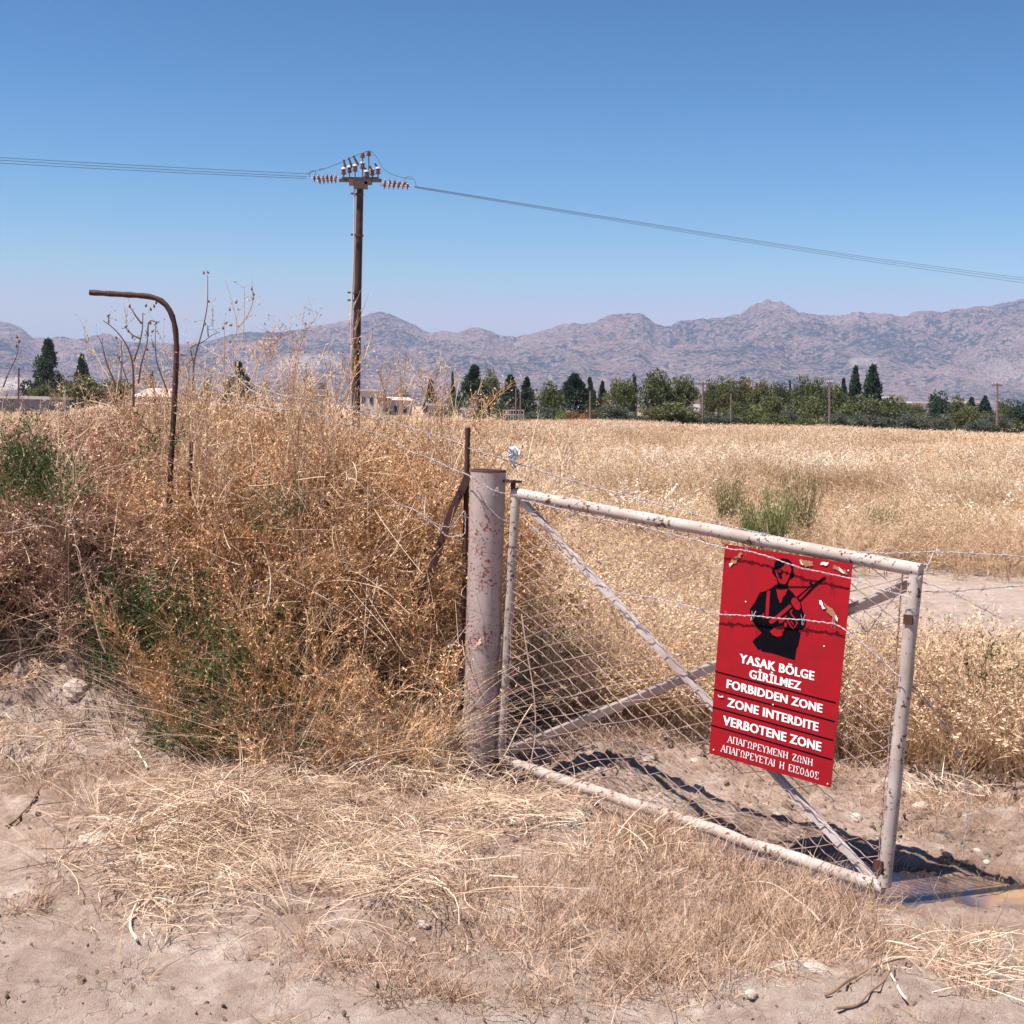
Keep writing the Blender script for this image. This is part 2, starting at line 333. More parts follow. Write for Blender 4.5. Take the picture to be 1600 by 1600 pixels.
M_WALLW = simple('white_house_wall', (0.46, 0.42, 0.41), 0.9, 0.06, 0.5)
M_WALLG = simple('grey_blue_wall', (0.20, 0.20, 0.25), 0.9, 0.1, 0.5)
M_ROOFR = simple('red_roof_tiles', (0.42, 0.22, 0.17), 0.9, 0.2, 1.5)
M_ROOFP = simple('pink_roof_tiles', (0.62, 0.42, 0.36), 0.9, 0.1, 1.5)
M_DARK = simple('dark_window', (0.03, 0.03, 0.04), 0.3, 0.1, 1)
M_BAG = simple('white_plastic', (0.85, 0.85, 0.88), 0.4, 0.05, 10)
M_BARK = simple('tree_bark', (0.13, 0.09, 0.07), 0.95, 0.3, 2)
def leaf_mat(name, lo, mid, hi): return plant_mat(name, [(0.0, lo), (0.5, mid), (1.0, hi)], 0.25, 0.12, 0.2, inst=0.2)
M_LF_D = leaf_mat('dark_needles', (0.02, 0.035, 0.028), (0.048, 0.075, 0.05), (0.10, 0.13, 0.075))
M_LF_B = leaf_mat('broad_leaves', (0.045, 0.06, 0.03), (0.12, 0.135, 0.06), (0.26, 0.245, 0.115))
M_LF_O = leaf_mat('olive_leaves', (0.045, 0.055, 0.043), (0.11, 0.125, 0.095), (0.21, 0.22, 0.16))
M_LF_R = leaf_mat('autumn_leaves', (0.11, 0.055, 0.03), (0.26, 0.14, 0.06), (0.42, 0.27, 0.12))
M_LF_L = leaf_mat('light_leaves', (0.07, 0.09, 0.03), (0.20, 0.24, 0.07), (0.38, 0.42, 0.14))
# ------------------------------------------------------------------ ground sheet
def axis(dense0, dense1, step, lo, hi, g=1.07):
    a = list(np.arange(dense0, dense1, step)); s = step; x = a[-1]
    while x < hi: s *= g; x += s; a.append(x)
    s = step; x = a[0]
    while x > lo: s *= g; x -= s; a.insert(0, x)
    return np.array(a)
gx = axis(-3.0, 3.0, 0.0165, -16000, 16000, 1.10); gy = axis(3.6, 8.6, 0.0165, -3000, 21000, 1.06)
XX, YY = np.meshgrid(gx, gy)
ZZ = hgt(XX, YY)
ZZ = ZZ-0.0*YY
nx, ny = len(gx), len(gy)
idx = np.arange(nx*ny).reshape(ny, nx)
q = np.stack([idx[:-1, :-1], idx[:-1, 1:], idx[1:, 1:], idx[1:, :-1]], -1).reshape(-1, 4)
vv = np.stack([XX, YY, ZZ], -1).reshape(-1, 3)
WATER = -0.190
wet = np.clip(1-(vv[:, 2]-WATER)/0.05, 0, 1)*(np.abs(vv[:, 1]-5.7) < 0.9)*(vv[:, 0] > 0.7)*0.8
far = S(vv[:, 1], 60, 160)
road = S(vv[:, 1], 10.8, 12.2)*(1-S(vv[:, 1], 15.8, 17.3))*S(vv[:, 0], 0.8, 1.8); road = np.maximum(road, (1-S(vv[:, 1], 4.0, 4.7+0.7*(fbm(vv[:, 0]*1.5, vv[:, 0]*0+2, 2, 7)-0.5)))*0.75)
road = np.maximum(road, 0.9*np.exp(-((vv[:, 0]+2.1)/0.35)**2-((vv[:, 1]-6.85)/0.3)**2))
gm = mk_mesh('ground', vv, q, np.zeros((0, 3), int), np.full(len(vv), 0.5), np.zeros(len(q)), M_SOIL, True, {'wet': ('FLOAT', wet), 'far': ('FLOAT', far), 'road': ('FLOAT', road)})
ground = link('ground', gm); tag(ground, 'dry pinkish bare soil under the weeds and round the gate', None, None, 'structure')
# puddle
m, nt, b, out = new_mat('muddy_water'); v = coords(nt, 1)
pn = noise(nt, v, 3.0, 4, 0.6)
nt.links.new(ramp(nt, pn, [(0.35, (0.07, 0.05, 0.05)), (0.5, (0.20, 0.13, 0.105)), (0.66, (0.36, 0.23, 0.12))]), b.inputs['Base Color'])
b.inputs['Roughness'].default_value = 0.04; b.inputs['Specular IOR Level'].default_value = 0.9
bump(nt, noise(nt, v, 10, 2), 0.05, 0.004, b); M_WATER = m
mb = MB(); xs = np.linspace(0.75, 3.4, 50); ys = np.linspace(5.15, 6.25, 20)
A, B = np.meshgrid(xs, ys); ii = np.arange(A.size).reshape(A.shape)
mb.add(np.stack([A, B, np.full(A.shape, WATER)], -1).reshape(-1, 3), np.stack([ii[:-1, :-1], ii[:-1, 1:], ii[1:, 1:], ii[1:, :-1]], -1).reshape(-1, 4))
tag(link('puddle', mb.mesh('puddle', M_WATER)), 'shallow muddy brown puddle at the foot of the gate', None, None, 'structure')
# ------------------------------------------------------------------ mountains
RIDGE = [(-900, 520), (-600, 505), (-300, 515), (-100, 490), (0, 500), (30, 509), (55, 529), (115, 533), (140, 529), (170, 523), (200, 534), (240, 535), (280, 538), (330, 530), (380, 519), (420, 522), (460, 520),
         (500, 509), (540, 502), (575, 490), (590, 486), (605, 490), (620, 500), (650, 514), (680, 525), (710, 530), (730, 523), (745, 519), (770, 530), (800, 535), (830, 527), (880, 512), (940, 502), (965, 493), (990, 492), (1005, 500), (1020, 510),
         (1060, 508), (1100, 501), (1150, 492), (1165, 479), (1190, 472), (1210, 473), (1228, 483), (1240, 490), (1300, 495), (1330, 490), (1360, 497), (1400, 492), (1450, 490), (1500, 485), (1550, 476), (1580, 468), (1640, 466),
         (1760, 480), (1900, 470), (2200, 490), (2600, 500)]
pxs = np.arange(-900, 2600, 3.5); ry = np.interp(pxs, [a for a, _ in RIDGE], [b for _, b in RIDGE])
ry = ry+4.5*(fbm(pxs/12, pxs*0, 4, 8)-0.5)+3.0*(fbm(pxs/45, pxs*0+3, 2, 18)-0.5)
MD0, MD1, MR = 3200.0, 10500.0, 8000.0
tt = np.linspace(0, 1, 190); dep = MD0+(MD1-MD0)*tt
dx = np.array([ray(p, 700)[0]/ray(p, 700)[1] for p in pxs]); Hs = np.array([P(p, yy, MR)[2] for p, yy in zip(pxs, ry)])
X = dx[None]*dep[:, None]; Y = np.broadcast_to(dep[:, None], X.shape)
warp = 900*(fbm(X/2500, Y/2500, 2, 41)-0.5)
dr_ = (Y+warp*0.0-MD0)/(MR-MD0)
prof = np.where(dr_ < 1, 0.60*S(dr_, 0.34, 1.04)+0.40*np.clip((dr_-0.15)/0.85, 0, 1)**1.5, 1-0.55*np.clip((dr_-1)/0.52, 0, 1))
prof = np.where(dr_ < 1, prof/float(0.60*S(1.0, 0.34, 1.04)+0.40), prof)
rel = np.abs(2*fbm(X/700+warp/900, Y/900, 5, 51)-1); rel = 0.5-rel*1.6
env = np.clip(dr_*1.6, 0, 1)*(1-0.93*S(dr_, 0.80, 0.98))
env = np.where(dr_ > 1, 0.05, env)
foot = 130*np.exp(-((dr_-0.42)/0.14)**2)*S(fbm(X/1300, Y/1600, 3, 71), 0.42, 0.75)
Z = Hs[None]*prof+env*230*rel*(0.35+0.65*prof)+foot-4+8*env*(fbm(X/90, Y/90, 3, 5)-0.5)*2
Z = np.where(dr_ < 0.02, -15, Z)
n0, n1 = X.shape; ii = np.arange(n0*n1).reshape(n0, n1)
pale = np.zeros(X.shape); PXY = np.broadcast_to(pxs[None], X.shape)
scr_y = 638+(PXY-800)*0.0244-(Z-CAMZ)/Y*FPX
for cx, cy, sx, sy, st in ((482, 566, 52, 12, 0.5), (1345, 566, 24, 7, 0.35), (1565, 580, 50, 20, 0.14), (1520, 600, 60, 12, .08), (15, 600, 30, 10, .7)):
    jag = 0.5*(fbm(PXY/14, scr_y/5, 3, 91)-0.5)
    e = 1-S(np.maximum(np.abs(PXY-cx)/sx, np.abs(scr_y-cy)/sy)+jag, 0.75, 1.05); pale = np.maximum(pale, e*st)
def mountain_mat():
    m, nt, b, out = new_mat('mountain_rock_and_scrub'); v = coords(nt, 0.001)
    n1 = noise(nt, v, 2.0, 6, 0.62); n2 = noise(nt, v, 14, 5, 0.7); n3 = noise(nt, v, 45, 3, 0.7)
    rock = ramp(nt, n2, [(0.35, (0.16, 0.11, 0.10)), (0.65, (0.36, 0.25, 0.215))])
    s = math_n(nt, 'ADD', math_n(nt, 'MULTIPLY', n1, 0.30), math_n(nt, 'ADD', math_n(nt, 'MULTIPLY', n2, 0.34), math_n(nt, 'MULTIPLY', n3, 0.42)))
    sc = ramp(nt, s, [(0.515, (0, 0, 0)), (0.575, (1, 1, 1))])
    c = mix(nt, sc, rock, (0.022, 0.036, 0.036))
    at = N(nt, 'ShaderNodeAttribute', attribute_name='pale'); c = mix(nt, math_n(nt, 'MULTIPLY', at.outputs['Fac'], ramp(nt, n3, [(0.38, (0.2, 0.2, 0.2)), (0.6, (1.3, 1.3, 1.3))])), c, (0.70, 0.60, 0.52))
    nt.links.new(c, b.inputs['Base Color']); b.inputs['Roughness'].default_value = 1.0; b.inputs['Specular IOR Level'].default_value = 0.0
    bump(nt, math_n(nt, 'ADD', n2, math_n(nt, 'MULTIPLY', n3, 0.5)), 1.0, 60.0, b); return m
mv = np.stack([X, Y, Z], -1).reshape(-1, 3); mq = np.stack([ii[:-1, :-1], ii[:-1, 1:], ii[1:, 1:], ii[1:, :-1]], -1).reshape(-1, 4)
mm = mk_mesh('mountains', mv, mq, np.zeros((0, 3), int), np.full(len(mv), .5), np.zeros(len(mq)), mountain_mat(), True, {'pale': ('FLOAT', pale.ravel())})
tag(link('mountains', mm), 'hazy rocky mountain range along the horizon', None, None, 'structure')
# ------------------------------------------------------------------ scattering of uncountable plants (stuff)
def scatter(name, label, variants, mats, pts, rot, scl, pick):
    vs, qs, ts, tn, mi, vid = [], [], [], [], [], []; n = 0
    for k, mb in enumerate(variants):
        v, q, t, to, m = mb.arrays(); vs.append(v); qs.append(q+n); ts.append(t+n); tn.append(to)
        nq = len(q); mi.append((m[:nq], m[nq:])); vid.append(np.full(len(v), k)); n += len(v)
    npnt = len(pts)
    v = np.concatenate(vs+[pts]); z = np.zeros((n, 3))
    me = mk_mesh(name, v, np.concatenate(qs), np.concatenate(ts), np.concatenate(tn+[np.zeros(npnt)]),
                 np.concatenate([a for a, _ in mi]+[b for _, b in mi]), mats, False,
                 {'vid': ('INT', np.concatenate(vid+[np.full(npnt, -1)])), 'rot': ('FLOAT_VECTOR', np.concatenate([z, rot])),
                  'scl': ('FLOAT_VECTOR', np.concatenate([z+1, scl])), 'pick': ('INT', np.concatenate([np.full(n, -1), pick]))})
    o = link(name, me); tag(o, label, None, None, 'stuff')
    ng = bpy.data.node_groups.new(name, 'GeometryNodeTree')
    ng.interface.new_socket('Geometry', in_out='INPUT', socket_type='NodeSocketGeometry'); ng.interface.new_socket('Geometry', in_out='OUTPUT', socket_type='NodeSocketGeometry')
    gi = ng.nodes.new('NodeGroupInput'); go = ng.nodes.new('NodeGroupOutput'); jn = ng.nodes.new('GeometryNodeJoinGeometry')
    def attr(nm, ty):
        a = ng.nodes.new('GeometryNodeInputNamedAttribute'); a.data_type = ty; a.inputs['Name'].default_value = nm; return [s for s in a.outputs if s.enabled and s.name == 'Attribute'][0]
    def sep(attrname, k):
        s = ng.nodes.new('GeometryNodeSeparateGeometry'); s.domain = 'POINT'; c = ng.nodes.new('FunctionNodeCompare'); c.data_type = 'INT'; c.operation = 'EQUAL'
        ins = [x for x in c.inputs if x.enabled]; ng.links.new(attr(attrname, 'INT'), ins[0]); ins[1].default_value = k
        ng.links.new(gi.outputs[0], s.inputs[0]); ng.links.new(c.outputs[0], s.inputs[1]); return s.outputs[0]
    for k in range(len(variants)):
        ip = ng.nodes.new('GeometryNodeInstanceOnPoints')
        ng.links.new(sep('pick', k), ip.inputs['Points']); ng.links.new(sep('vid', k), ip.inputs['Instance'])
        ng.links.new(attr('rot', 'FLOAT_VECTOR'), ip.inputs['Rotation']); ng.links.new(attr('scl', 'FLOAT_VECTOR'), ip.inputs['Scale'])
        ng.links.new(ip.outputs[0], jn.inputs[0])
    ng.links.new(jn.outputs[0], go.inputs[0])
    md = o.modifiers.new('scatter', 'NODES'); md.node_group = ng
    return o
def put(name, label, variants, mats, xy, rng, smin, smax, tilt=0.1, sz=None, sink=0.0, rz=None, aniso=None):
    xy = np.asarray(xy); n = len(xy); z = hgt(xy[:, 0], xy[:, 1])-sink
    pts = np.column_stack([xy, z]); rot = np.column_stack([rng.normal(0, tilt, n), rng.normal(0, tilt, n), rng.random(n)*2*math.pi if rz is None else rz])
    s = smin+(smax-smin)*rng.random(n); sc = np.column_stack([s, s, s if sz is None else sz])
    return scatter(name, label, variants, mats, pts, rot, sc, rng.integers(0, len(variants), n))
def inview(x, y, mpx=80):
    u = x/y*FPX+800; return (u > -mpx) & (u < 1600+mpx)
# --- weeds of the thicket
def weed(seed, h=1.15, nst=6, spread=0.28, nbr=14, ntw=6, nb=4, bl=0.020, bw=0.0078, stem=0.007, bare=0.30):
    rng = np.random.default_rng(seed); mb = MB()
    a = rng.random(nst)*2*math.pi; P0 = np.column_stack([np.cos(a)*0.04, np.sin(a)*0.04, np.full(nst, -0.05)])
    D = nrm(np.column_stack([np.cos(a)*spread, np.sin(a)*spread, np.ones(nst)])+rng.normal(0, 0.06, (nst, 3)))
    L = h*(0.8+0.3*rng.random(nst)); c = rng.normal(0, 0.10, (nst, 3)); c[:, 2] = -0.06
    strands(mb, rng, P0, D, L, stem, c, 6, tone=0.35+0.4*rng.random(nst), sides=3)
    p, d, t, i = child(rng, P0, D, L, c, nbr, bare, 0.97, 0.75, 0.25)
    L1 = h*(0.34*(1-0.65*t)+0.05)*(0.6+0.7*rng.random(len(t))); c1 = rng.normal(0, 0.28, (len(t), 3)); c1[:, 2] += 0.05
    strands(mb, rng, p, d, L1, 0.0046, c1, 3, tone=0.3+0.5*rng.random(len(t)))
    p2, d2, t2, i2 = child(rng, p, d, L1, c1, ntw, 0.15, 1.0, 0.9, 0.15)
    L2 = 0.045+0.07*rng.random(len(t2)); c2 = rng.normal(0, 0.15, (len(t2), 3))
    strands(mb, rng, p2, d2, L2, 0.0031, c2, 1, tone=0.3+0.5*rng.random(len(t2)))
    p3, d3, t3, i3 = child(rng, p2, d2, L2, c2, nb, 0.1, 1.05, 1.3, 0.0)
    bits(mb, rng, p3, d3, bl*(0.6+0.8*rng.random(len(t3))), bw*(0.7+0.6*rng.random(len(t3))))
    return mb
def thicket_front(x): return np.interp(x, [-4.5, -2.9, -2.5, -1.6, -1.25, -0.9, -0.3, 0.1], [7.4, 7.12, 7.08, 6.98, 6.72, 6.60, 6.62, 6.85])
def thicket_top(x, y):                      # height of the weed tops read off the photo, by photo column
    u = x/y*FPX+800
    return 0.16*(fbm(x*2.2, y*1.1, 2, 411)-0.5)+np.interp(u, [-200, 0, 120, 200, 300, 400, 480, 560, 640, 700, 740], [1.55, 1.50, 1.56, 1.60, 1.66, 1.70, 1.62, 1.58, 1.50, 1.38, 1.2])
rng = np.random.default_rng(7)
wv_ = [weed(11), weed(12, nst=5, spread=0.35), weed(13, nst=7, spread=0.22, bl=0.018), weed(14, nst=5, spread=0.42, nbr=18, bw=0.006)]
def cand(n, x0, x1, y0, y1): return np.column_stack([rng.uniform(x0, x1, n), rng.uniform(y0, y1, n)])
c = cand(1400, -4.4, -0.12, 6.6, 10.6)
fr = thicket_front(c[:, 0]); dd = c[:, 1]-fr
keep = (dd > 0) & inview(c[:, 0], c[:, 1], 140) & (rng.random(len(c)) < np.clip(1.1-dd*0.22, 0.25, 1)) & (c[:, 0] < -0.25-(c[:, 1]-6.7)*0.02)
u_ = c[:, 0]/c[:, 1]*FPX+800
keep &= rng.random(len(c)) < 0.15+0.95*S(fbm(c[:, 0]*1.6, c[:, 1]*1.6, 2, 303), 0.36, 0.58)
keep &= ~((u_ > 60) & (u_ < 350) & (dd < 0.35) & (rng.random(len(c)) < 0.75))
keep &= ~((np.abs(u_-268) < 16) & (c[:, 1] < 7.22)); keep &= ~((np.abs(u_-294) < 10) & (c[:, 1] < 7.3))
keep &= ~((u_ > 290) & (u_ < 370) & (dd > 0.5) & (dd < 1.4) & (rng.random(len(c)) < 0.5))
c = c[keep][:520]
top = thicket_top(c[:, 0], c[:, 1]); gz = hgt(c[:, 0], c[:, 1]); ddk = c[:, 1]-thicket_front(c[:, 0])
want = (top-gz)*np.clip(0.62+0.34*ddk, 0.55, 1.0)*(0.86+0.16*rng.random(len(c)))
sz = want/1.22; n = len(c)
pts = np.column_stack([c, gz-0.02])
rot = np.column_stack([rng.normal(0.06, 0.13, n), rng.normal(0, 0.12, n), rng.random(n)*6.283]); s = 0.85+0.35*rng.random(n)
pk = rng.integers(0, 4, n); sc3 = np.column_stack([s, s, sz]); uu = c[:, 0]/c[:, 1]*FPX+800; lf = uu+rng.normal(0, 45, n) < 300
scatter('golden_dry_weeds', 'dense thicket of golden-brown dried weeds between the bent post and the gate post', wv_, [M_WEED], pts[~lf], rot[~lf], sc3[~lf], pk[~lf])
scatter('mauve_dry_weeds', 'dense thicket of mauve-brown dried weeds at the left around the bent post', wv_, [M_WEED2], pts[lf], rot[lf], sc3[lf], pk[lf])
xf = np.concatenate([rng.uniform(-1.15, -0.4, 7), rng.uniform(-3.3, -2.5, 7), rng.uniform(-1.8, -0.3, 9)]); yf = thicket_front(xf)+0.05-0.16*rng.random(23); kp = xf < 9; xf, yf = xf[kp], yf[kp]; nf = len(xf)
frw = [weed(26, 0.7, 5, 0.5, 11, 5, 4, 0.016, 0.0062, 0.005, 0.12), weed(27, 0.65, 6, 0.65, 10, 5, 3, 0.015, 0.006, 0.005, 0.15)]
scatter('low_golden_weeds', 'low golden weeds spilling forward from the foot of the thicket', frw, [M_WEED], np.column_stack([xf, yf, hgt(xf, yf)-0.02]), np.column_stack([rng.normal(0.25, .15, nf), rng.normal(0, .15, nf), np.zeros(nf)]), np.column_stack([0.7+0.35*rng.random(nf)]*2+[0.45+0.75*rng.random(nf)]), rng.integers(0, 2, nf))
wsp = [weed(23, 1.2, 2, 0.16, 16, 4, 4, 0.014, 0.0052, 0.005, 0.5), weed(24, 1.2, 3, 0.2, 13, 4, 4, 0.014, 0.0055, 0.005, 0.55), weed(25, 1.2, 2, 0.12, 18, 3, 5, 0.013, 0.0055, 0.005, 0.6)]
c = cand(260, -3.2, -0.1, 7.1, 9.6); u4 = c[:, 0]/c[:, 1]*FPX+800; c = c[(u4 > -60) & (u4 < 790) & (rng.random(len(c)) < np.where(u4 < 270, 0.45, 1))][:75]; n = len(c)
tp = thicket_top(c[:, 0], c[:, 1])+rng.random(n)**1.7*np.where(c[:, 0]/c[:, 1]*FPX+800 < 270, 0.15, 0.42)+0.02
gz = hgt(c[:, 0], c[:, 1]); scatter('wispy_weed_tops', 'sparse wispy seed heads standing above the thicket against the sky', wsp, [M_WEED3], np.column_stack([c, gz]), np.column_stack([rng.normal(0, .08, (n, 2)), rng.random(n)*6.28]), np.column_stack([np.ones(n), np.ones(n), (tp-gz)/1.2]), rng.integers(0, 3, n))
# curling bare stems tangled through the thicket; dark ones stand in for hollow shade
def tangle(seed, n=26, r=0.2, w=0.0045):
    rng = np.random.default_rng(seed); mb = MB(); P0 = rng.normal(0, r*0.6, (n, 3)); D = nrm(rng.normal(size=(n, 3))+[0, 0, 0.5]); L = 0.06+0.20*rng.random(n)
    strands(mb, rng, P0, D, L, w*(0.5+0.6*rng.random(n)), rng.normal(0, 0.75, (n, 3)), 6, sides=3, taper=0.5); return mb
tg = [tangle(201), tangle(202, 20, 0.25), tangle(203, 30, 0.18, 0.0035)]
xt = rng.uniform(-3.4, -0.3, 420); yt = thicket_front(xt)+0.12+np.abs(rng.normal(0, 0.30, 420)); bz = hgt(xt, yt); zt_ = bz+(thicket_top(xt, yt)-bz)*(0.05+0.68*rng.random(420)); pt_ = np.column_stack([xt, yt, zt_]); sg = 0.7+0.5*rng.random(420)
for nm, lb, mt, sel in (('pale_tangled_stems', 'pale curling bare stems tangled through the front of the thicket', M_STRAW, rng.random(420) < 0.33), ('hollow_shade_stems', 'bare stems coloured dark brown to stand in for shaded hollows inside the thicket', M_STALK, None)):
    if sel is None: sel = ~last & (rng.random(420) < 0.35)
    last = sel; k = int(sel.sum()); scatter(nm, lb, tg, [mt], pt_[sel], rng.random((k, 3))*6.28, np.column_stack([sg[sel]]*3), rng.integers(0, 3, k))
# wispy tips above the thicket
wisp = [weed(21, 0.5, 3, 0.2, 8, 3, 3, 0.012, 0.0042, 0.004, 0.3), weed(22, 0.6, 2, 0.25, 9, 3, 3, 0.011, 0.0045, 0.004, 0.3)]
# --- small weeds behind the gate and right of it
low = [weed(31, 0.5, 6, 0.55, 9, 4, 4, 0.012, 0.005, 0.004, 0.1), weed(32, 0.45, 7, 0.7, 8, 4, 4, 0.012, 0.0048, 0.004, 0.1), weed(33, 0.6, 5, 0.4, 10, 4, 4, 0.011, 0.005, 0.004, 0.1)]
def near_field_mask(x, y):
    r = y > np.interp(x, [-1, 0.2, 1.0, 1.6, 2.0, 3.2], [7.3, 7.6, 7.9, 8.0, 7.25, 7.1])
    road = (y > 12.3) & (y < 15.7) & (x > 1.2+0.25*np.abs(y-14.5))
    road2 = (x > 1.7) & (y > 9.0) & (y < 12.4)
    return r & ~road & ~road2
c = cand(2600, -0.25, 5.6, 7.1, 13); keep = near_field_mask(c[:, 0], c[:, 1]) & inview(c[:, 0], c[:, 1]); c = c[keep]
keep = rng.random(len(c)) < np.clip(0.8*fbm(c[:, 0]*0.9, c[:, 1]*0.9, 2, 33)**2*2.2, 0.1, 1); c = np.concatenate([c[keep][:700], np.column_stack([rng.uniform(1.9, 7.5, 130), rng.uniform(14.9, 18.5, 130)])]); c = c[inview(c[:, 0], c[:, 1])]
put('low_dry_weeds', 'low brown dried weeds beyond the dirt track seen through the gate mesh', low, [M_WEED3], c, rng, 0.7, 1.2, 0.12)
# --- field grass
def gclump(seed, n=60, r=0.16, h=0.8, w=0.0055, head=True, hb=14, hl=0.022, hw=0.009, droop=0.18):
    rng = np.random.default_rng(seed); mb = MB()
    a = rng.random(n)*6.283; rr = r*np.sqrt(rng.random(n)); P0 = np.column_stack([np.cos(a)*rr, np.sin(a)*rr, np.full(n, -0.03)])
    D = nrm(np.column_stack([np.cos(a)*0.22, np.sin(a)*0.22, np.ones(n)])+rng.normal(0, 0.13, (n, 3)))
    L = h*(0.55+0.5*rng.random(n)); c = np.column_stack([np.cos(a)*droop, np.sin(a)*droop, np.full(n, -droop*0.5)])+rng.normal(0, 0.06, (n, 3))
    strands(mb, rng, P0, D, L, w, c, 4, tone=0.1+0.6*rng.random(n))
    if head:
        k = rng.random(n) < 0.7
        p, d, t, i = child(rng, P0[k], D[k], L[k], c[k], hb, 0.78, 1.02, 0.9, -0.15)
        bits(mb, rng, p, d, hl*(0.7+0.6*rng.random(len(t))), hw*(0.7+0.6*rng.random(len(t))), tone=0.45+0.55*rng.random(len(t)))
    return mb
gc = [gclump(41), gclump(42, 50, 0.2, 0.85, droop=0.3), gclump(43, 70, 0.14, 0.7)]
c = np.concatenate([cand(9000, -2.5, 12, 8, 30), cand(1500, -0.2, 4.5, 7.2, 12)]); keep = near_field_mask(c[:, 0], c[:, 1]) & ((c[:, 0] > -0.25) | (c[:, 1] > 11.5)) & inview(c[:, 0], c[:, 1])
nn = fbm(c[:, 0]*0.5, c[:, 1]*0.5, 2, 61); keep &= (rng.random(len(c)) < 0.55+1.4*(nn-0.4)); c = c[keep]
hh = (1+0.45*(c[:, 0] > 1.7)*(c[:, 1] < 9.2))*np.interp(c[:, 1], [7.2, 9, 16, 20, 30], [0.50, 0.60, 0.66, 0.86, 0.85])*(0.7+0.3*rng.random(len(c))+1.6*(fbm(c[:, 0]*0.7, c[:, 1]*0.4, 2, 612)-0.45))
put('tall_dry_grass', 'tall pale oat-like dry grass in the near part of the field', gc, [M_FIELD], c, rng, 0.9, 1.5, 0.1, hh)
mid = [gclump(51, 110, 0.75, 0.85, 0.011, True, 6, 0.05, 0.018), gclump(52, 110, 0.75, 0.85, 0.011, True, 6, 0.055, 0.02, 0.25)]
def area_pts(n, y0, y1, pw=1.0):
    y = (y0**pw+(y1**pw-y0**pw)*rng.random(n))**(1/pw); x = y*(rng.uniform(-80, 1680, n)-800)/FPX; return np.column_stack([x, y])
c = area_pts(2600, 28, 75, 1.4)
put('field_grass', 'pale tan dry grass covering the middle of the field', mid, [M_FIELD], c, rng, 0.9, 1.3, 0.05, np.clip(0.62+0.3*rng.random(len(c))+1.5*(fbm(c[:, 0]*0.25, c[:, 1]*0.12, 2, 613)-0.47), 0.3, 1.3))
fr_ = [gclump(61, 130, 2.0, 0.85, 0.03, True, 3, 0.10, 0.045), gclump(62, 130, 2.0, 0.85, 0.03, True, 3, 0.12, 0.05, 0.25)]
c = area_pts(2400, 70, 158, 1.3)
put('far_field_grass', 'even tan band of dry grass at the far end of the field', fr_, [M_FIELD], c, rng, 0.9, 1.3, 0.03, np.clip(0.5+0.3*rng.random(len(c))+1.2*(fbm(c[:, 0]*0.1, c[:, 1]*0.05, 2, 614)-0.5), 0.25, 1.0))
gcp = [gclump(171, 26, 0.10, 1.0, 0.005, True, 30, 0.03, 0.013, 0.35), gclump(172, 20, 0.14, 0.95, 0.005, True, 34, 0.03, 0.012, 0.5)]
M_PLUME = plant_mat('pale_oat_plumes', [(0.0, (0.45, 0.33, 0.22)), (0.5, (0.78, 0.66, 0.52)), (1.0, (0.95, 0.88, 0.78))], 0.2, 0.3, 0.15)
c = np.concatenate([area_pts(420, 14, 45, 1.6), area_pts(90, 8, 14)]); c = c[near_field_mask(c[:, 0], c[:, 1]) & ((c[:, 0] > -0.2) | (c[:, 1] > 13)) & (fbm(c[:, 0]*0.4, c[:, 1]*0.25, 2, 99) > 0.42)]
put('pale_oat_plumes', 'whitish feathery oat plumes scattered through the dry field', gcp, [M_PLUME], c, rng, 0.9, 1.5, 0.15, np.interp(c[:, 1], [8, 14, 45], [0.6, 0.8, 1.0])*(0.85+0.3*rng.random(len(c))))
# --- straw litter in the foreground
def litter(seed, n=60, r=0.24, lo=0.06, hi=0.30, w=0.0029, direc=None, up=0.05):
    rng = np.random.default_rng(seed); mb = MB(); a = rng.random(n)*6.283 if direc is None else rng.normal(0, direc, n); rr = r*np.sqrt(rng.random(n)); b = rng.random(n)*6.283
    L = lo+(hi-lo)*rng.random(n)**1.5
    P0 = np.column_stack([np.cos(b)*rr-np.cos(a)*L/2, np.sin(b)*rr-np.sin(a)*L/2, rng.random(n)**0.7*up*1.7+0.004])
    D = nrm(np.column_stack([np.cos(a), np.sin(a), rng.normal(0.22, 0.28, n)])); c = rng.normal(0, 0.42, (n, 3)); c[:, 2] = -D[:, 2]*0.8+rng.normal(0, .05, n)
    strands(mb, rng, P0, D, L, w*(0.6+0.8*rng.random(n)), c, 4, sides=3, taper=0.4); return mb
lit = [litter(71, direc=0.5), litter(72, 70, 0.26, 0.06, 0.28, direc=0.6), litter(73, 130, 0.2, 0.04, 0.16, 0.003), litter(74, 80, 0.22, 0.08, 0.26, 0.0034, 0.5, 0.07)]
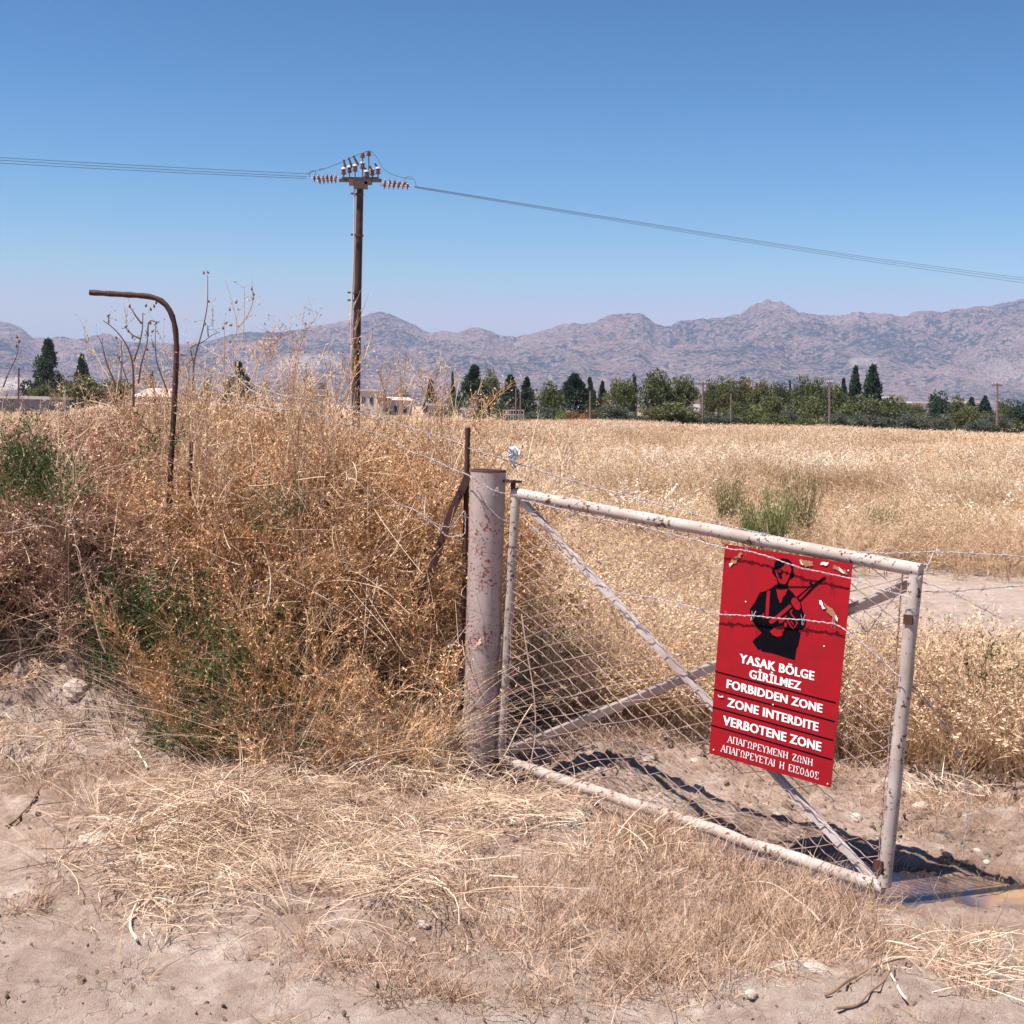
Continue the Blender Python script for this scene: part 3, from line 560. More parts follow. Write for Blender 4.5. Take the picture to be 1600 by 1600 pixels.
# photo blobs (x, y, rx, ry, strength) telling where the straw lies thick
SB = [(1230, 1220, 90, 20, .35), (1500, 1260, 90, 20, .4), (330, 1330, 200, 70, 1), (180, 1340, 130, 50, .8), (560, 1270, 160, 90, 1), (760, 1290, 110, 70, 1), (300, 1400, 220, 60, .9), (100, 1440, 90, 40, .7), (560, 1390, 170, 50, .9), (40, 1180, 60, 70, .8), (120, 1110, 70, 30, .4),
      (430, 1240, 110, 50, .9), (1480, 1500, 90, 40, .7), (1350, 1460, 60, 30, .45), (1560, 1560, 60, 40, .8), (950, 1330, 130, 40, .6), (1050, 1520, 160, 60, .35), (330, 1240, 120, 50, .7), (30, 1260, 40, 60, .6), (670, 1480, 140, 60, .35), (880, 1270, 80, 30, .8)]
TB = [(1330, 1490, 110, 35, .5), (1500, 1540, 90, 30, .5), (700, 1540, 200, 30, .55), (1000, 1150, 160, 30, .5), (1250, 1200, 120, 30, .5), (1500, 1260, 100, 25, .55), (880, 1160, 70, 30, .6), (1000, 1400, 240, 60, 1), (1150, 1400, 150, 60, 1), (900, 1460, 240, 50, .8), (820, 1560, 260, 40, .8), (1080, 1500, 200, 60, .9), (500, 1500, 130, 40, .55), (1300, 1400, 120, 30, .8), (700, 1400, 120, 40, .5), (1040, 1310, 120, 30, .9), (440, 1560, 120, 30, .25), (1180, 1450, 130, 50, .9), (250, 1240, 200, 60, .4)]
def pix(x, y):
    p = (np.column_stack([x, y, hgt(x, y, False)])-CP) @ RM; return 800+FPX*p[:, 0]/-p[:, 2], 800-FPX*p[:, 1]/-p[:, 2]
def blobs(u, v, B):
    s = np.zeros(len(u))
    for cx, cy, rx, ry_, st in B: s = np.maximum(s, st*np.exp(-(((u-cx)/rx)**2+((v-cy)/ry_)**2)*0.9))
    return s
c = cand(7500, -3.2, 2.9, 3.7, 8.0); u, v = pix(c[:, 0], c[:, 1])
dens = blobs(u, v, SB)*(0.5+1.0*fbm(c[:, 0]*3, c[:, 1]*3, 2, 14)); keep = (rng.random(len(c)) < dens**1.8*0.25) & (dens > 0.27) & (seg_dist(c[:, 0], c[:, 1], DITCH) > 0.3) & ((seg_dist(c[:, 0], c[:, 1], RAIL) > 0.24) | (c[:, 0] < 0)); c = c[keep]
lit += [gclump(95, 42, 0.05, 0.26, 0.0032, False, droop=0.75), gclump(96, 36, 0.07, 0.32, 0.003, False, droop=1.0), gclump(97, 50, 0.04, 0.2, 0.0028, False, droop=0.8), litter(75, 90, 0.2, 0.03, 0.12, 0.003)]
put('straw_litter', 'loose dry straw lying thickly on the ground in front of the weeds and gate', lit, [M_STRAW], c, rng, 0.7, 1.2, 0.16, rz=rng.normal(math.pi/2, 0.55, len(c))+math.pi*rng.integers(0, 2, len(c)))
def tuft(seed, n=60, r=0.05, h=0.06, w=0.0024, curl=0.5):
    rng = np.random.default_rng(seed); mb = MB(); a = rng.random(n)*6.283; rr = r*np.sqrt(rng.random(n)); P0 = np.column_stack([np.cos(a)*rr, np.sin(a)*rr, np.full(n, -0.006)])
    D = nrm(np.column_stack([np.cos(a)*0.7, np.sin(a)*0.7, np.ones(n)])+rng.normal(0, 0.45, (n, 3))); D[:, 2] = np.abs(D[:, 2])
    L = h*(0.4+0.9*rng.random(n)); c = rng.normal(0, curl, (n, 3)); c[:, 2] -= 0.35
    strands(mb, rng, P0, D, L, w, c, 3); return mb
tf = [tuft(81), tuft(82, 70, 0.07, 0.05), tuft(83, 50, 0.06, 0.085), tuft(84, 90, 0.09, 0.045, 0.0022, 0.7)]
c = cand(18500, -3.2, 2.9, 3.6, 7.9); u, v = pix(c[:, 0], c[:, 1]); dens = blobs(u, v, TB)*(0.35+1.3*fbm(c[:, 0]*4, c[:, 1]*4, 3, 24)); keep = (rng.random(len(c)) < dens**1.4*0.6) & (dens > 0.2) & (seg_dist(c[:, 0], c[:, 1], DITCH) > 0.2)
keep |= rng.random(len(c)) < 0.012
c = c[keep]
put('short_dry_grass', 'short cropped dry grass and thatch on the ground in front of the gate', tf, [M_TUFT], c, rng, 0.7, 1.5, 0.2)
# long straw stems leaning out of the thicket foot
lean = [gclump(91, 26, 0.12, 0.75, 0.0042, False, droop=0.45), gclump(92, 22, 0.16, 0.9, 0.0042, False, droop=0.6), gclump(93, 30, 0.1, 0.5, 0.004, False, droop=0.4)]
xs_ = rng.uniform(-3.2, -0.28, 300); xs_ = xs_[~((xs_ > -2.55) & (xs_ < -1.6) & (rng.random(300) < 0.8))][:125]; n9 = len(xs_); c = np.column_stack([xs_, thicket_front(xs_)+rng.normal(-0.02, 0.18, n9)])
put('leaning_straw_stems', 'long pale straw stems arching out from the foot of the thicket', lean, [M_STRAW], c, rng, 0.8, 1.25, 0.28, 0.45+0.5*rng.random(n9))
# pebbles and crumbs of soil
def pebble(seed):
    rng = np.random.default_rng(seed); mb = MB()
    lathe(mb, (0, 0, 0), [(0.001, -0.5), (0.42, -0.3), (0.55, 0.0), (0.4, 0.32), (0.001, 0.45)], sides=6)
    mb.v = [v*np.array([1, 0.75+0.3*rng.random(), 0.6])+rng.normal(0, 0.06, v.shape) for v in mb.v]; return mb
c = np.concatenate([cand(9000, -3, 3, 3.6, 8.5), cand(300, -3, 0, 3.6, 4.8)]); c = np.concatenate([c, cand(1800, -0.1, 3.2, 5.5, 8.2)]); n = len(c); s = 0.003+0.016*rng.random(n)**5; s[-1800:] = 0.006+0.03*rng.random(1800)**3.5; s[9300:9300] = 0; fi = rng.random(n) < 0.06; s[fi] *= 2.2
scatter('gravel', 'small clods and pebbles strewn over the bare soil', [pebble(1), pebble(2), pebble(3)], [M_SOIL], np.column_stack([c, hgt(c[:, 0], c[:, 1])]), rng.random((n, 3))*6, np.column_stack([s, s, s]), rng.integers(0, 3, n))
# green leaves inside the thicket
def leafy(seed, n=9, h=0.4, ll=0.055, lw=0.014, per=10):
    rng = np.random.default_rng(seed); mb = MB(); a = rng.random(n)*6.283; P0 = np.column_stack([np.cos(a)*0.05, np.sin(a)*0.05, np.zeros(n)])
    D = nrm(np.column_stack([np.cos(a)*0.5, np.sin(a)*0.5, np.ones(n)])+rng.normal(0, 0.2, (n, 3))); L = h*(0.6+0.5*rng.random(n)); c = rng.normal(0, 0.1, (n, 3))
    strands(mb, rng, P0, D, L, 0.004, c, 3); p, d, t, i = child(rng, P0, D, L, c, per, 0.2, 1, 0.9, 0.1)
    bits(mb, rng, p, d, ll*(0.5+0.7*rng.random(len(t))), lw*(0.7+0.5*rng.random(len(t)))); return mb
GB = [(50, 735, 7.12, 60, 55, 44), (225, 950, 6.98, 85, 70, 62), (350, 1060, 6.66, 100, 80, 62), (290, 1130, 6.75, 80, 40, 20), (480, 1120, 6.7, 90, 50, 8), (420, 1000, 6.85, 60, 40, 22), (235, 700, 7.3, 60, 40, 4), (470, 1170, 6.75, 60, 30, 12), (160, 1010, 7.2, 60, 30, 18), (430, 780, 6.8, 40, 20, 3), (620, 1190, 6.7, 40, 20, 4), (860, 1010, 7.8, 40, 60, 10), (1510, 1060, 7.6, 40, 40, 3), (560, 1150, 6.65, 60, 40, 5)]
pts = []
for cx, cy, d, sx, sy, k in GB:
    for _ in range(k):
        p = P(rng.normal(cx, sx*0.55), rng.normal(cy, sy*0.55), d+rng.normal(0, 0.15)); p[2] = max(p[2]-0.12, float(hgt(p[0], p[1]))); pts.append(p)
pts = np.array(pts); n = len(pts); s = 0.38+0.32*rng.random(n)
scatter('green_undergrowth', 'dark green leaves growing among the dry weeds', [leafy(101), leafy(102, 12, 0.35, 0.04, 0.010), leafy(103, 8, 0.4, 0.06, 0.016)], [M_GREEN], pts, np.column_stack([rng.normal(0, .4, (n, 2)), rng.random(n)*6.28]), np.column_stack([s, s, s]), rng.integers(0, 3, n))
# ------------------------------------------------------------------ gate (all on one plane fixed by its corners)
GD = 6.7; gA = P(802, 768, GD); gB = P(778, 1186, GD); gD = P(1435, 888, GD/1.24)
GN_ = nrm(np.cross(gB-gA, gD-gA)); GN_ = GN_ if np.dot(GN_, CP-gA) > 0 else -GN_
def on(px, py, off=0.0):
    r = ray(px, py); t = np.dot(gA+GN_*off-CP, GN_)/np.dot(r, GN_); return CP+r*t
cTL, cTR, cBR, cBL = on(806, 771), on(1432, 890), on(1381, 1388), on(781, 1186)
gate = root('farm_gate', 'weathered white tubular gate with wire mesh and crossed braces sagging from the thick post', 'gate', cBL)
def line(a, b, n=8, wob=0.0, seed=0):
    r = np.random.default_rng(seed); t = np.linspace(0, 1, n)[:, None]; p = a*(1-t)+b*t
    if wob: p = p+wob*r.normal(size=p.shape)*np.sin(t*math.pi)
    return p
mb = MB(); ext = nrm(cTR-cTL)*0.012; tube(mb, line(cTL-ext, cTR+ext*1.5, 14, 0.0016, 1), 0.0262, 14); part('top_rail', mb, M_PAINT, gate, True)
mb = MB(); bl = line(cBL, cBR, 14, 0.003, 2); tube(mb, bl, 0.0265, 14); part('bottom_rail', mb, M_PAINT, gate, True)
for a, b, r in ((cTL, cBL, 0.0235), (cTR, cBR, 0.0265)):
    mb = MB(); u_v = nrm(b-a); tube(mb, line(a+u_v*0.018, b-u_v*0.01, 10, 0.001, 3), r, 14); part('stile', mb, M_PAINT, gate, True)
def angle_iron(a, b, w, th, off):
    mb = MB(); d = nrm(b-a); sdv = nrm(np.cross(d, GN_)); sdv = sdv if sdv[2] > 0 else -sdv; L = np.linalg.norm(b-a); c = (a+b)/2+GN_*off
    R = np.column_stack([d, sdv, GN_ if np.dot(np.cross(d, sdv), GN_) > 0 else -GN_])
    box(mb, c, (L, w, th), R); box(mb, c+sdv*(w/2-th/2)-GN_*(w/2), (L, th*0.98, w), R); return mb
part('brace', angle_iron(on(812, 783), on(1362, 1378), 0.025, 0.005, -0.010), M_BRACE, gate)
def turned_angle(a, b):                     # angle iron with its wide leg facing down: pale edge, shaded underside
    mb = MB(); d = nrm(b-a); sdv = nrm(np.cross(d, GN_)); sdv = sdv if sdv[2] > 0 else -sdv; L = np.linalg.norm(b-a); c = (a+b)/2-GN_*0.012
    box(mb, c+sdv*0.008, (L, 0.011, 0.005), np.column_stack([d, sdv, np.cross(d, sdv)]))
    w = nrm(-sdv*0.75-GN_*0.66); n_ = np.cross(d, w); box(mb, c+sdv*0.001+w*0.017, (L, 0.034, 0.004), np.column_stack([d, w, n_])); return mb
part('brace', turned_angle(on(1416, 912), on(793, 1171)), M_BRACE, gate)
# wire mesh
E1 = cTR-cTL; gu = nrm(np.array([E1[0], E1[1], 0])); gv = np.array([0, 0, 1.0])
def uv(p): d = p-cBL; return np.array([np.dot(d, gu)/(1-0)*1.0, d[2]])
corners = [uv(c) for c in (cBL, cBR, cTR, cTL)]
def at_uv(u, v, off=0.0):
    p = cBL+gu*u+gv*v; k = np.dot(gA-p, GN_)/GN_[1]; p = p+np.array([0, 1, 0])*k; return p+GN_*off
def inside_clip(p0, d, poly):
    t0, t1 = -1e9, 1e9; n = len(poly)
    for i in range(n):
        a, b = poly[i], poly[(i+1) % n]; e = b-a; nn = np.array([-e[1], e[0]]); num = np.dot(nn, a-p0); den = np.dot(nn, d)
        if abs(den) < 1e-9: continue
        t = num/den
        if den > 0: t0 = max(t0, t)
        else: t1 = min(t1, t)
    return t0, t1
cen = sum(corners)/4; poly = [cen+(c-cen)*np.array([0.968, 0.958]) for c in corners]
mb = MB()
def wob(u, v): return 0.022*(fbm(u*4, v*4, 2, 201)-0.5), 0.034*(fbm(u*3.5+9, v*3.5, 2, 203)-0.5)-0.010*np.sin(u*9)*np.exp(-((v+0.02)/0.15)**2)
for slope, spu, sgn, s0 in ((-0.60, 0.066, 1, 0.0), (0.33, None, -1, 0.0)):
    k0, k1 = -30, 70
    for k in range(k0, k1):
        p0 = np.array([k*0.096-0.01, 1.3]) if sgn > 0 else np.array([0.0, -1.4+k*0.081])
        d = nrm(np.array([1.0, slope])); t0, t1 = inside_clip(p0, d, poly)
        if t1-t0 < 0.03: continue
        n = max(3, int((t1-t0)/0.03)); tt_ = np.linspace(t0, t1, n); pts = []
        for j, t in enumerate(tt_):
            q_ = p0+d*t; du, dv = wob(q_[0], q_[1]); pts.append(at_uv(q_[0]+du, q_[1]+dv, 0.0035*math.cos(j*math.pi)*sgn))
        tube(mb, pts, 0.0019, 4, False)
part('wire_mesh', mb, M_WIRE, gate)
# lacing wire that hooks the mesh to the stiles, and the mesh edge bars
mb = MB(); rr = np.random.default_rng(5)
for a, b, sgn in ((poly[3], poly[0], 1), (poly[2], poly[1], -1)):
    e = line(at_uv(*a), at_uv(*b), 20, 0.003, 8); tube(mb, e, 0.0032, 5, False)
    for k in range(24):
        t = (k+0.5)/24; q_ = a*(1-t)+b*t; c0 = at_uv(q_[0], q_[1]); s = gu*sgn
        tube(mb, [c0+s*0.022-gv*0.012, c0+GN_*0.012+gv*0.004, c0-s*0.018+GN_*0.02+gv*0.014, c0-s*0.03-GN_*0.012+gv*0.016], 0.0021, 4, False)
a, b = poly[3], poly[2]
for k in range(30):
    t = (k+rr.random())/30; q_ = a*(1-t)+b*t; c0 = at_uv(q_[0], q_[1]); tube(mb, [c0-gv*0.02, c0+GN_*0.012+gv*0.02, c0+GN_*0.02+gv*0.045+gu*0.01, c0-GN_*0.01+gv*0.05+gu*0.02], 0.0018, 4, False)
part('lacing_wire', mb, M_WIRE, gate)['kind'] = 'stuff'
for (x, y, w, h) in ((1419, 968, 0.036, 0.036), (1372, 1352, 0.038, 0.036)):
    mb = MB(); c0 = on(x, y, 0.030); R = np.column_stack([gu, np.cross(gv, gu), gv]); box(mb, c0, (w, 0.008, h), R); box(mb, c0-GN_*0.03+gu*0.0, (w*0.7, 0.06, 0.012), R); part('latch_lug', mb, M_RUST, gate)
# ------------------------------------------------------------------ gate post
def px_axis(pts, d, wob=0): return np.array([P(x, y, d) for x, y in pts])
pb = P(748, 1228, 6.72); pt = P(763, 735, 6.72); pb[2] -= 0.1
post = root('gate_post', 'thick hollow round metal post, white paint speckled with rust, carrying the gate', 'post', P(748, 1222, 6.72))
mb = MB(); pr = 0.0815
ax = [pb+(pt-pb)*t for t in np.linspace(0, 1, 14)]
tube(mb, ax, pr, 32, False); part('pipe', mb, M_POST, post, True)
mb = MB(); u_ = nrm(pt-pb); tube(mb, [pt-u_*0.35, pt-u_*0.002], pr-0.006, 32, False); 
lathe(mb, pt, [(pr-0.006, 0.0), (pr-0.003, 0.004), (pr+0.001, 0.002), (pr+0.001, -0.006)], u_, 32); part('rusty_rim', mb, M_RUST, post, True)
mb = MB(); R0 = np.column_stack([gu, np.cross(gv, gu), gv])
h1 = P(795, 752, 6.70); box(mb, h1, (0.10, 0.07, 0.010), R0); tube(mb, [h1+np.array([0.02, -0.01, 0.008]), h1+np.array([0.02, -0.01, -0.07])], 0.011, 8); part('top_hinge', mb, M_RUST, post)
mb = MB(); h2 = P(776, 1192, 6.66); box(mb, h2, (0.09, 0.05, 0.012), R0); tube(mb, [h2+np.array([0.0, -0.02, -0.03]), h2+np.array([0.0, -0.02, 0.03])], 0.012, 8); part('bottom_hinge', mb, M_RUST, post)
# ------------------------------------------------------------------ warning sign
SO = 0.030
z1 = lambda x, y, off: on(1080+x/3.636, 820+y/3.636, off)      # coordinates of the enlarged crops used for tracing
z2 = lambda x, y, off: on(1160+x/8.886, 865+y/8.886, off)
from mathutils.geometry import tessellate_polygon
def flat(polys, fn, off, th=0.0):
    mb = MB()
    for pl in polys:
        v = [fn(x, y, off) for x, y in pl]; tr = tessellate_polygon([[Vector((x, y, 0)) for x, y in pl]])
        mb.add(np.array(v), np.array([list(t) for t in tr]))
    return mb
sign = root('warning_sign', 'red tin warning sign with black soldier figure and white lettering wired to the gate', 'sign', on(1205, 1200, SO))
mb = MB(); cs = [(1133, 850), (1332, 881), (1298, 1231), (1108, 1177)]
nu, nv = 12, 18; g = np.zeros((nv+1, nu+1, 3)); c3 = [on(x, y, SO) for x, y in cs]
for j in range(nv+1):
    for i in range(nu+1):
        a, b = i/nu, j/nv; g[j, i] = (c3[0]*(1-a)+c3[1]*a)*(1-b)+(c3[3]*(1-a)+c3[2]*a)*b
gg = np.concatenate([g.reshape(-1, 3), (g-GN_*0.0022).reshape(-1, 3)]); id_ = np.arange((nv+1)*(nu+1)).reshape(nv+1, nu+1); o2 = (nv+1)*(nu+1)
fq = np.stack([id_[:-1, :-1], id_[1:, :-1], id_[1:, 1:], id_[:-1, 1:]], -1).reshape(-1, 4); mb.add(gg, np.concatenate([fq, fq[:, ::-1]+o2]))
ed = list(id_[0])+list(id_[1:, -1])+list(id_[-1, ::-1][1:])+list(id_[::-1, 0][1:-1]); ed = np.array(ed); e2 = np.roll(ed, -1)
mb.add(gg, np.stack([ed, e2, e2+o2, ed+o2], -1)); part('panel', mb, M_RED, sign)
K1 = [[(410,260),(415,220),(440,195),(440,150),(470,100),(520,70),(570,65),(640,80),(690,130),(705,190),(710,240),(722,290),(710,335),(675,355),(655,360),(640,400),(630,430),(650,470),(480,470),(485,400),(475,340),(435,300)],
      [(460,430),(400,480),(320,520),(240,540),(210,600),(170,680),(105,770),(105,860),(130,930),(190,1010),(230,1065),(270,1095),(215,1150),(165,1190),(140,1225),(185,1290),(225,1345),(250,1325),(270,1360),(400,1380),(500,1410),(600,1445),(725,1480),(740,1400),(755,1310),(775,1290),(810,1100),(770,1060),(830,1055),(860,1030),(885,960),(875,900),(855,830),(830,770),(825,720),(810,690),(790,660),(740,600),(700,540),(650,500),(630,460),(560,440)]]
K2 = [[(448,228),(530,203),(580,170),(590,130),(640,130),(668,170),(680,230),(660,300),(640,340),(620,390),(600,420),(560,424),(510,404),(490,350),(470,300),(455,250)],
      [(470,490),(540,505),(625,490),(600,570),(560,610),(540,680),(520,685),(490,600)],
      [(340,525),(385,510),(375,700),(360,905),(320,905),(325,700)],
      [(660,700),(685,740),(560,850),(440,960),(400,975),(370,960),(370,920),(470,860)],
      [(675,670),(690,620),(730,610),(775,640),(800,690),(810,750),(780,790),(740,770),(690,710)],
      [(380,1080),(450,1020),(510,1020),(560,1000),(590,1050),(560,1090),(550,1140),(480,1155),(420,1130)],
      [(607,925),(632,905),(680,1000),(712,1034),(748,960),(722,905),(742,890),(772,962),(712,1056),(690,1044)],
      [(660,800),(700,765),(690,800),(682,830),(730,890),(715,905),(662,835)],
      [(500,925),(590,872),(620,850),(610,905),(560,955),(515,970)],
      [(590,945),(625,975),(605,1030),(570,1015)], [(270,850),(300,810),(300,905),(285,905)], [(665,935),(680,925),(715,985),(705,995)]]
K3 = [[(495,250),(525,265),(555,245),(560,275),(540,300),(555,330),(540,355),(515,345),(505,310),(480,240)], [(600,252),(632,244),(638,256),(612,264)],
      [(750,605),(925,460),(918,448),(950,440),(922,400),(940,385),(985,430),(1090,350),(1140,315),(1165,340),(1130,370),(1010,460),(800,672),(775,655)],
      [(635,452),(640,468),(930,470),(930,455)]]
K4 = [[(778,618),(935,478),(972,455),(802,642)]]
part('soldier_print', flat(K1, z2, SO+0.0007), M_BLACK, sign); part('red_detail_print', flat(K2, z2, SO+0.0014), M_RED, sign)
part('rifle_print', flat(K3, z2, SO+0.0021), M_BLACK, sign); part('red_detail_print', flat(K4, z2, SO+0.0028), M_RED, sign)
for (x0, y0, x1, y1) in ((133, 832, 822, 1013), (128, 935, 815, 1119), (122, 1036, 808, 1226), (115, 1139, 800, 1335)):
    part('rule_line', flat([[(x0, y0-4), (x1, y1-5), (x1, y1+4), (x0, y0+4)]], z1, SO+0.0007), M_BLACK, sign)
def text_mesh(s, bold=0.016, spacing=1.07):
    cu = bpy.data.curves.new('lettering', 'FONT'); cu.body = s; cu.size = 1.0; cu.offset = bold; cu.space_character = spacing; cu.resolution_u = 3; cu.fill_mode = 'FRONT' if hasattr(cu, 'fill_mode') else cu.fill_mode
    o = bpy.data.objects.new('lettering', cu); COL.objects.link(o); dg = bpy.context.evaluated_depsgraph_get(); me = bpy.data.meshes.new_from_object(o.evaluated_get(dg))
    v = np.zeros(len(me.vertices)*3); me.vertices.foreach_get('co', v); v = v.reshape(-1, 3); f = [list(p.vertices) for p in me.polygons]
    bpy.data.objects.remove(o); bpy.data.curves.remove(cu); bpy.data.meshes.remove(me); return v, f
def letter(s, bx0, by0, bx1, by1, cap, v=None, f=None, capu=None):
    if v is None: v, f = text_mesh(s)
    vc, _ = text_mesh('E') if capu is None else (None, None); ch = (vc[:, 1].max()-vc[:, 1].min()) if capu is None else capu; base = vc[:, 1].min() if capu is None else 0.0
    x0, x1 = v[:, 0].min(), v[:, 0].max(); mb = MB(); tq = (v[:, 0]-x0)/(x1-x0); hq = (v[:, 1]-base)/ch*cap
    # upright strokes follow the sign's own side edges, which lean in the photo
    pts = np.array([z1(bx0+(bx1-bx0)*a+h*0.085, by0+(by1-by0)*a-h, SO+0.0012) for a, h in zip(tq, hq)])
    DX = nrm(z1(bx1, by1, SO)-z1(bx0, by0, SO))
    for fc in f:
        k = len(fc)
        tr = [list(range(k))] if k in (3, 4) else [list(t) for t in tessellate_polygon([[Vector((v[i][0], v[i][1], 0)) for i in fc]])]
        for q_ in ((-1, 0, 1) if capu is None else (0,)): mb.add(pts[fc]+DX*q_*0.0016+GN_*0.00012*(q_+1), np.array(tr))
    part('lettering', mb, M_WHITE, sign)
letter('YASAK BÖLGE', 274, 782, 696, 884, 50); letter('GİRİLMEZ', 330, 870, 621, 940, 48)
letter('FORBIDDEN ZONE', 201, 926, 742, 1068, 48); letter('ZONE INTERDITE', 204, 1031, 719, 1173, 49); letter('VERBOTENE ZONE', 180, 1134, 735, 1287, 51)
# serif Greek capitals drawn as thick and thin strokes
GK = {'Α': (0.9, [((0.02, 0), (0.42, 1), .07), ((0.42, 1), (0.86, 0), .17), ((0.2, .36), (0.66, .36), .07)], [0.04, 0.82], []), 'Π': (1.0, [((0.17, 0), (0.17, 1), .17), ((0.83, 0), (0.83, 1), .17), ((0.1, .97), (0.9, .97), .07)], [0.17, 0.83], [0.17, .83]),
      'Γ': (0.8, [((0.17, 0), (0.17, 1), .17), ((0.1, .97), (0.75, .97), .07), ((.73, 1), (.73, .75), .07)], [0.17], [0.17]), 'Ω': (1.0, [((.2, .45), (.2, .7), .16), ((.2, .7), (.35, .93), .12), ((.35, .95), (.65, .95), .08), ((.65, .93), (.8, .7), .12), ((.8, .7), (.8, .45), .16), ((.8, .45), (.66, .06), .08), ((.2, .45), (.34, .06), .08), ((.05, .05), (.38, .05), .1), ((.62, .05), (.95, .05), .1)], [], []),
      'Ρ': (0.85, [((0.17, 0), (0.17, 1), .17), ((0.1, .96), (.55, .96), .08), ((.55, .95), (.72, .75), .15), ((.72, .75), (.55, .5), .15), ((.55, .48), (.17, .48), .08)], [0.17], []), 'Ε': (0.85, [((0.17, 0), (0.17, 1), .17), ((.1, .97), (.75, .97), .07), ((.1, .03), (.78, .03), .07), ((.17, .5), (.55, .5), .08), ((.74, 1), (.74, .78), .07), ((.77, 0), (.77, .25), .07)], [], []),
      'Υ': (0.9, [((0.1, 1), (.45, .45), .16), ((.45, .45), (.82, 1), .08), ((.45, .5), (.45, 0), .17)], [0.45], [0.1, .82]), 'Μ': (1.1, [((.12, 0), (.14, 1), .07), ((.14, 1), (.52, .1), .16), ((.52, .1), (.9, 1), .07), ((.92, 0), (.92, 1), .17)], [.12, .92], [.12, .92]),
      'Ν': (1.0, [((.15, 0), (.15, 1), .07), ((.15, 1), (.82, 0), .16), ((.82, 0), (.82, 1), .07)], [.15], [.12, .82]), 'Η': (1.0, [((.17, 0), (.17, 1), .17), ((.83, 0), (.83, 1), .17), ((.17, .5), (.83, .5), .08)], [.17, .83], [.17, .83]),
      'Ζ': (0.85, [((.08, .97), (.76, .97), .07), ((.72, .97), (.1, .03), .17), ((.08, .03), (.78, .03), .07), ((.1, 1), (.1, .76), .07), ((.77, 0), (.77, .25), .07)], [], []), 'Τ': (0.9, [((.45, 0), (.45, 1), .17), ((.05, .97), (.85, .97), .07), ((.06, 1), (.06, .76), .07), ((.84, 1), (.84, .76), .07)], [.45], []),
      'Ι': (0.42, [((.2, 0), (.2, 1), .17)], [.2], [.2]), 'Σ': (0.85, [((.08, .97), (.76, .97), .07), ((.1, .97), (.42, .5), .16), ((.42, .5), (.1, .03), .08), ((.08, .03), (.78, .03), .07), ((.75, 1), (.75, .76), .07), ((.77, 0), (.77, .25), .07)], [], []),
      'Ο': (0.95, [((.16, .3), (.16, .7), .16), ((.16, .7), (.36, .95), .11), ((.36, .96), (.58, .96), .07), ((.58, .95), (.78, .7), .11), ((.78, .7), (.78, .3), .16), ((.78, .3), (.58, .05), .11), ((.58, .04), (.36, .04), .07), ((.36, .05), (.16, .3), .11)], [], []),
      'Δ': (0.9, [((.06, .03), (.42, 1), .08), ((.42, 1), (.84, .03), .16), ((.04, .04), (.86, .04), .08)], [], []), ' ': (0.7, [], [], [])}
def greek(s, *a):
    vs = []; fs = []; x = 0
    for ch in s:
        w, st, bs, tp = GK[ch]
        st = list(st)+[((b-.16, .035), (b+.16, .035), .07) for b in bs]+[((b-.16, .965), (b+.16, .965), .07) for b in tp]
        for p, q_, t in st:
            p = np.array(p); q_ = np.array(q_); d = nrm(q_-p); n_ = np.array([-d[1], d[0]])*t/2; b = len(vs)
            for cc in (p-n_, q_-n_, q_+n_, p+n_): vs.append((x+cc[0], cc[1], 0))
            fs.append([b, b+1, b+2, b+3])
        x += w+0.06
    letter(s, *a, v=np.array(vs), f=fs, capu=1.0)
greek('ΑΠΑΓΩΡΕΥΜΕΝΗ ΖΩΝΗ', 203, 1234, 689, 1371, 39); greek('ΑΠΑΓΩΡΕΥΕΤΑΙ Η ΕΙΣΟΔΟΣ', 165, 1286, 722, 1447, 40)
def jag(pts, seed, amp=4):
    r = np.random.default_rng(seed); out = []; cx = sum(p[0] for p in pts)/len(pts); cy = sum(p[1] for p in pts)/len(pts); pts = [(cx+(x-cx)*0.75, cy+(y-cy)*0.75) for x, y in pts]
    for (a, b), (c, d) in zip(pts, pts[1:]+pts[:1]):
        for t in (0, .25, .5, .75): out.append((a+(c-a)*t+r.normal()*amp, b+(d-b)*t+r.normal()*amp))
    return out
T1 = [[(205,250),(215,215),(250,180),(290,140),(305,150),(280,185),(240,225)], [(600,190),(650,195),(705,205),(700,245),(650,240),(610,225)], [(740,430),(760,450),(800,470),(835,520),(838,550),(815,545),(770,490)], [(790,225),(870,240),(905,290),(870,280),(820,255)]]
T2 = [[(210,225),(235,205),(245,212),(215,247)], [(610,195),(622,200),(640,235),(628,230)], [(735,205),(785,215),(775,235),(730,230)], [(722,415),(745,430),(768,480),(750,490),(725,450)], [(825,235),(850,245),(880,285),(860,275)], [(145,968),(178,972),(186,984),(150,978)], [(820,510),(835,520),(832,556),(815,540)]]
for i, p in enumerate(T1): part('rust_patch', flat([jag(p, i)], z1, SO+0.0034), M_TAN, sign)
for i, p in enumerate(T2): part('flaked_patch', flat([jag(p, i+9, 2.5)], z1, SO+0.0040), M_CHIP, sign)
for x, y in ((775, 1472), (127, 1278), (205, 125), (893, 260), (310, 437), (755, 690), (465, 1022)): mb = MB(); lathe(mb, z1(x, y, SO+0.0012), [(0.0035, 0), (0.003, 0.0015), (0.0002, 0.002)], GN_, 8); part('rivet', mb, M_CHIP, sign)
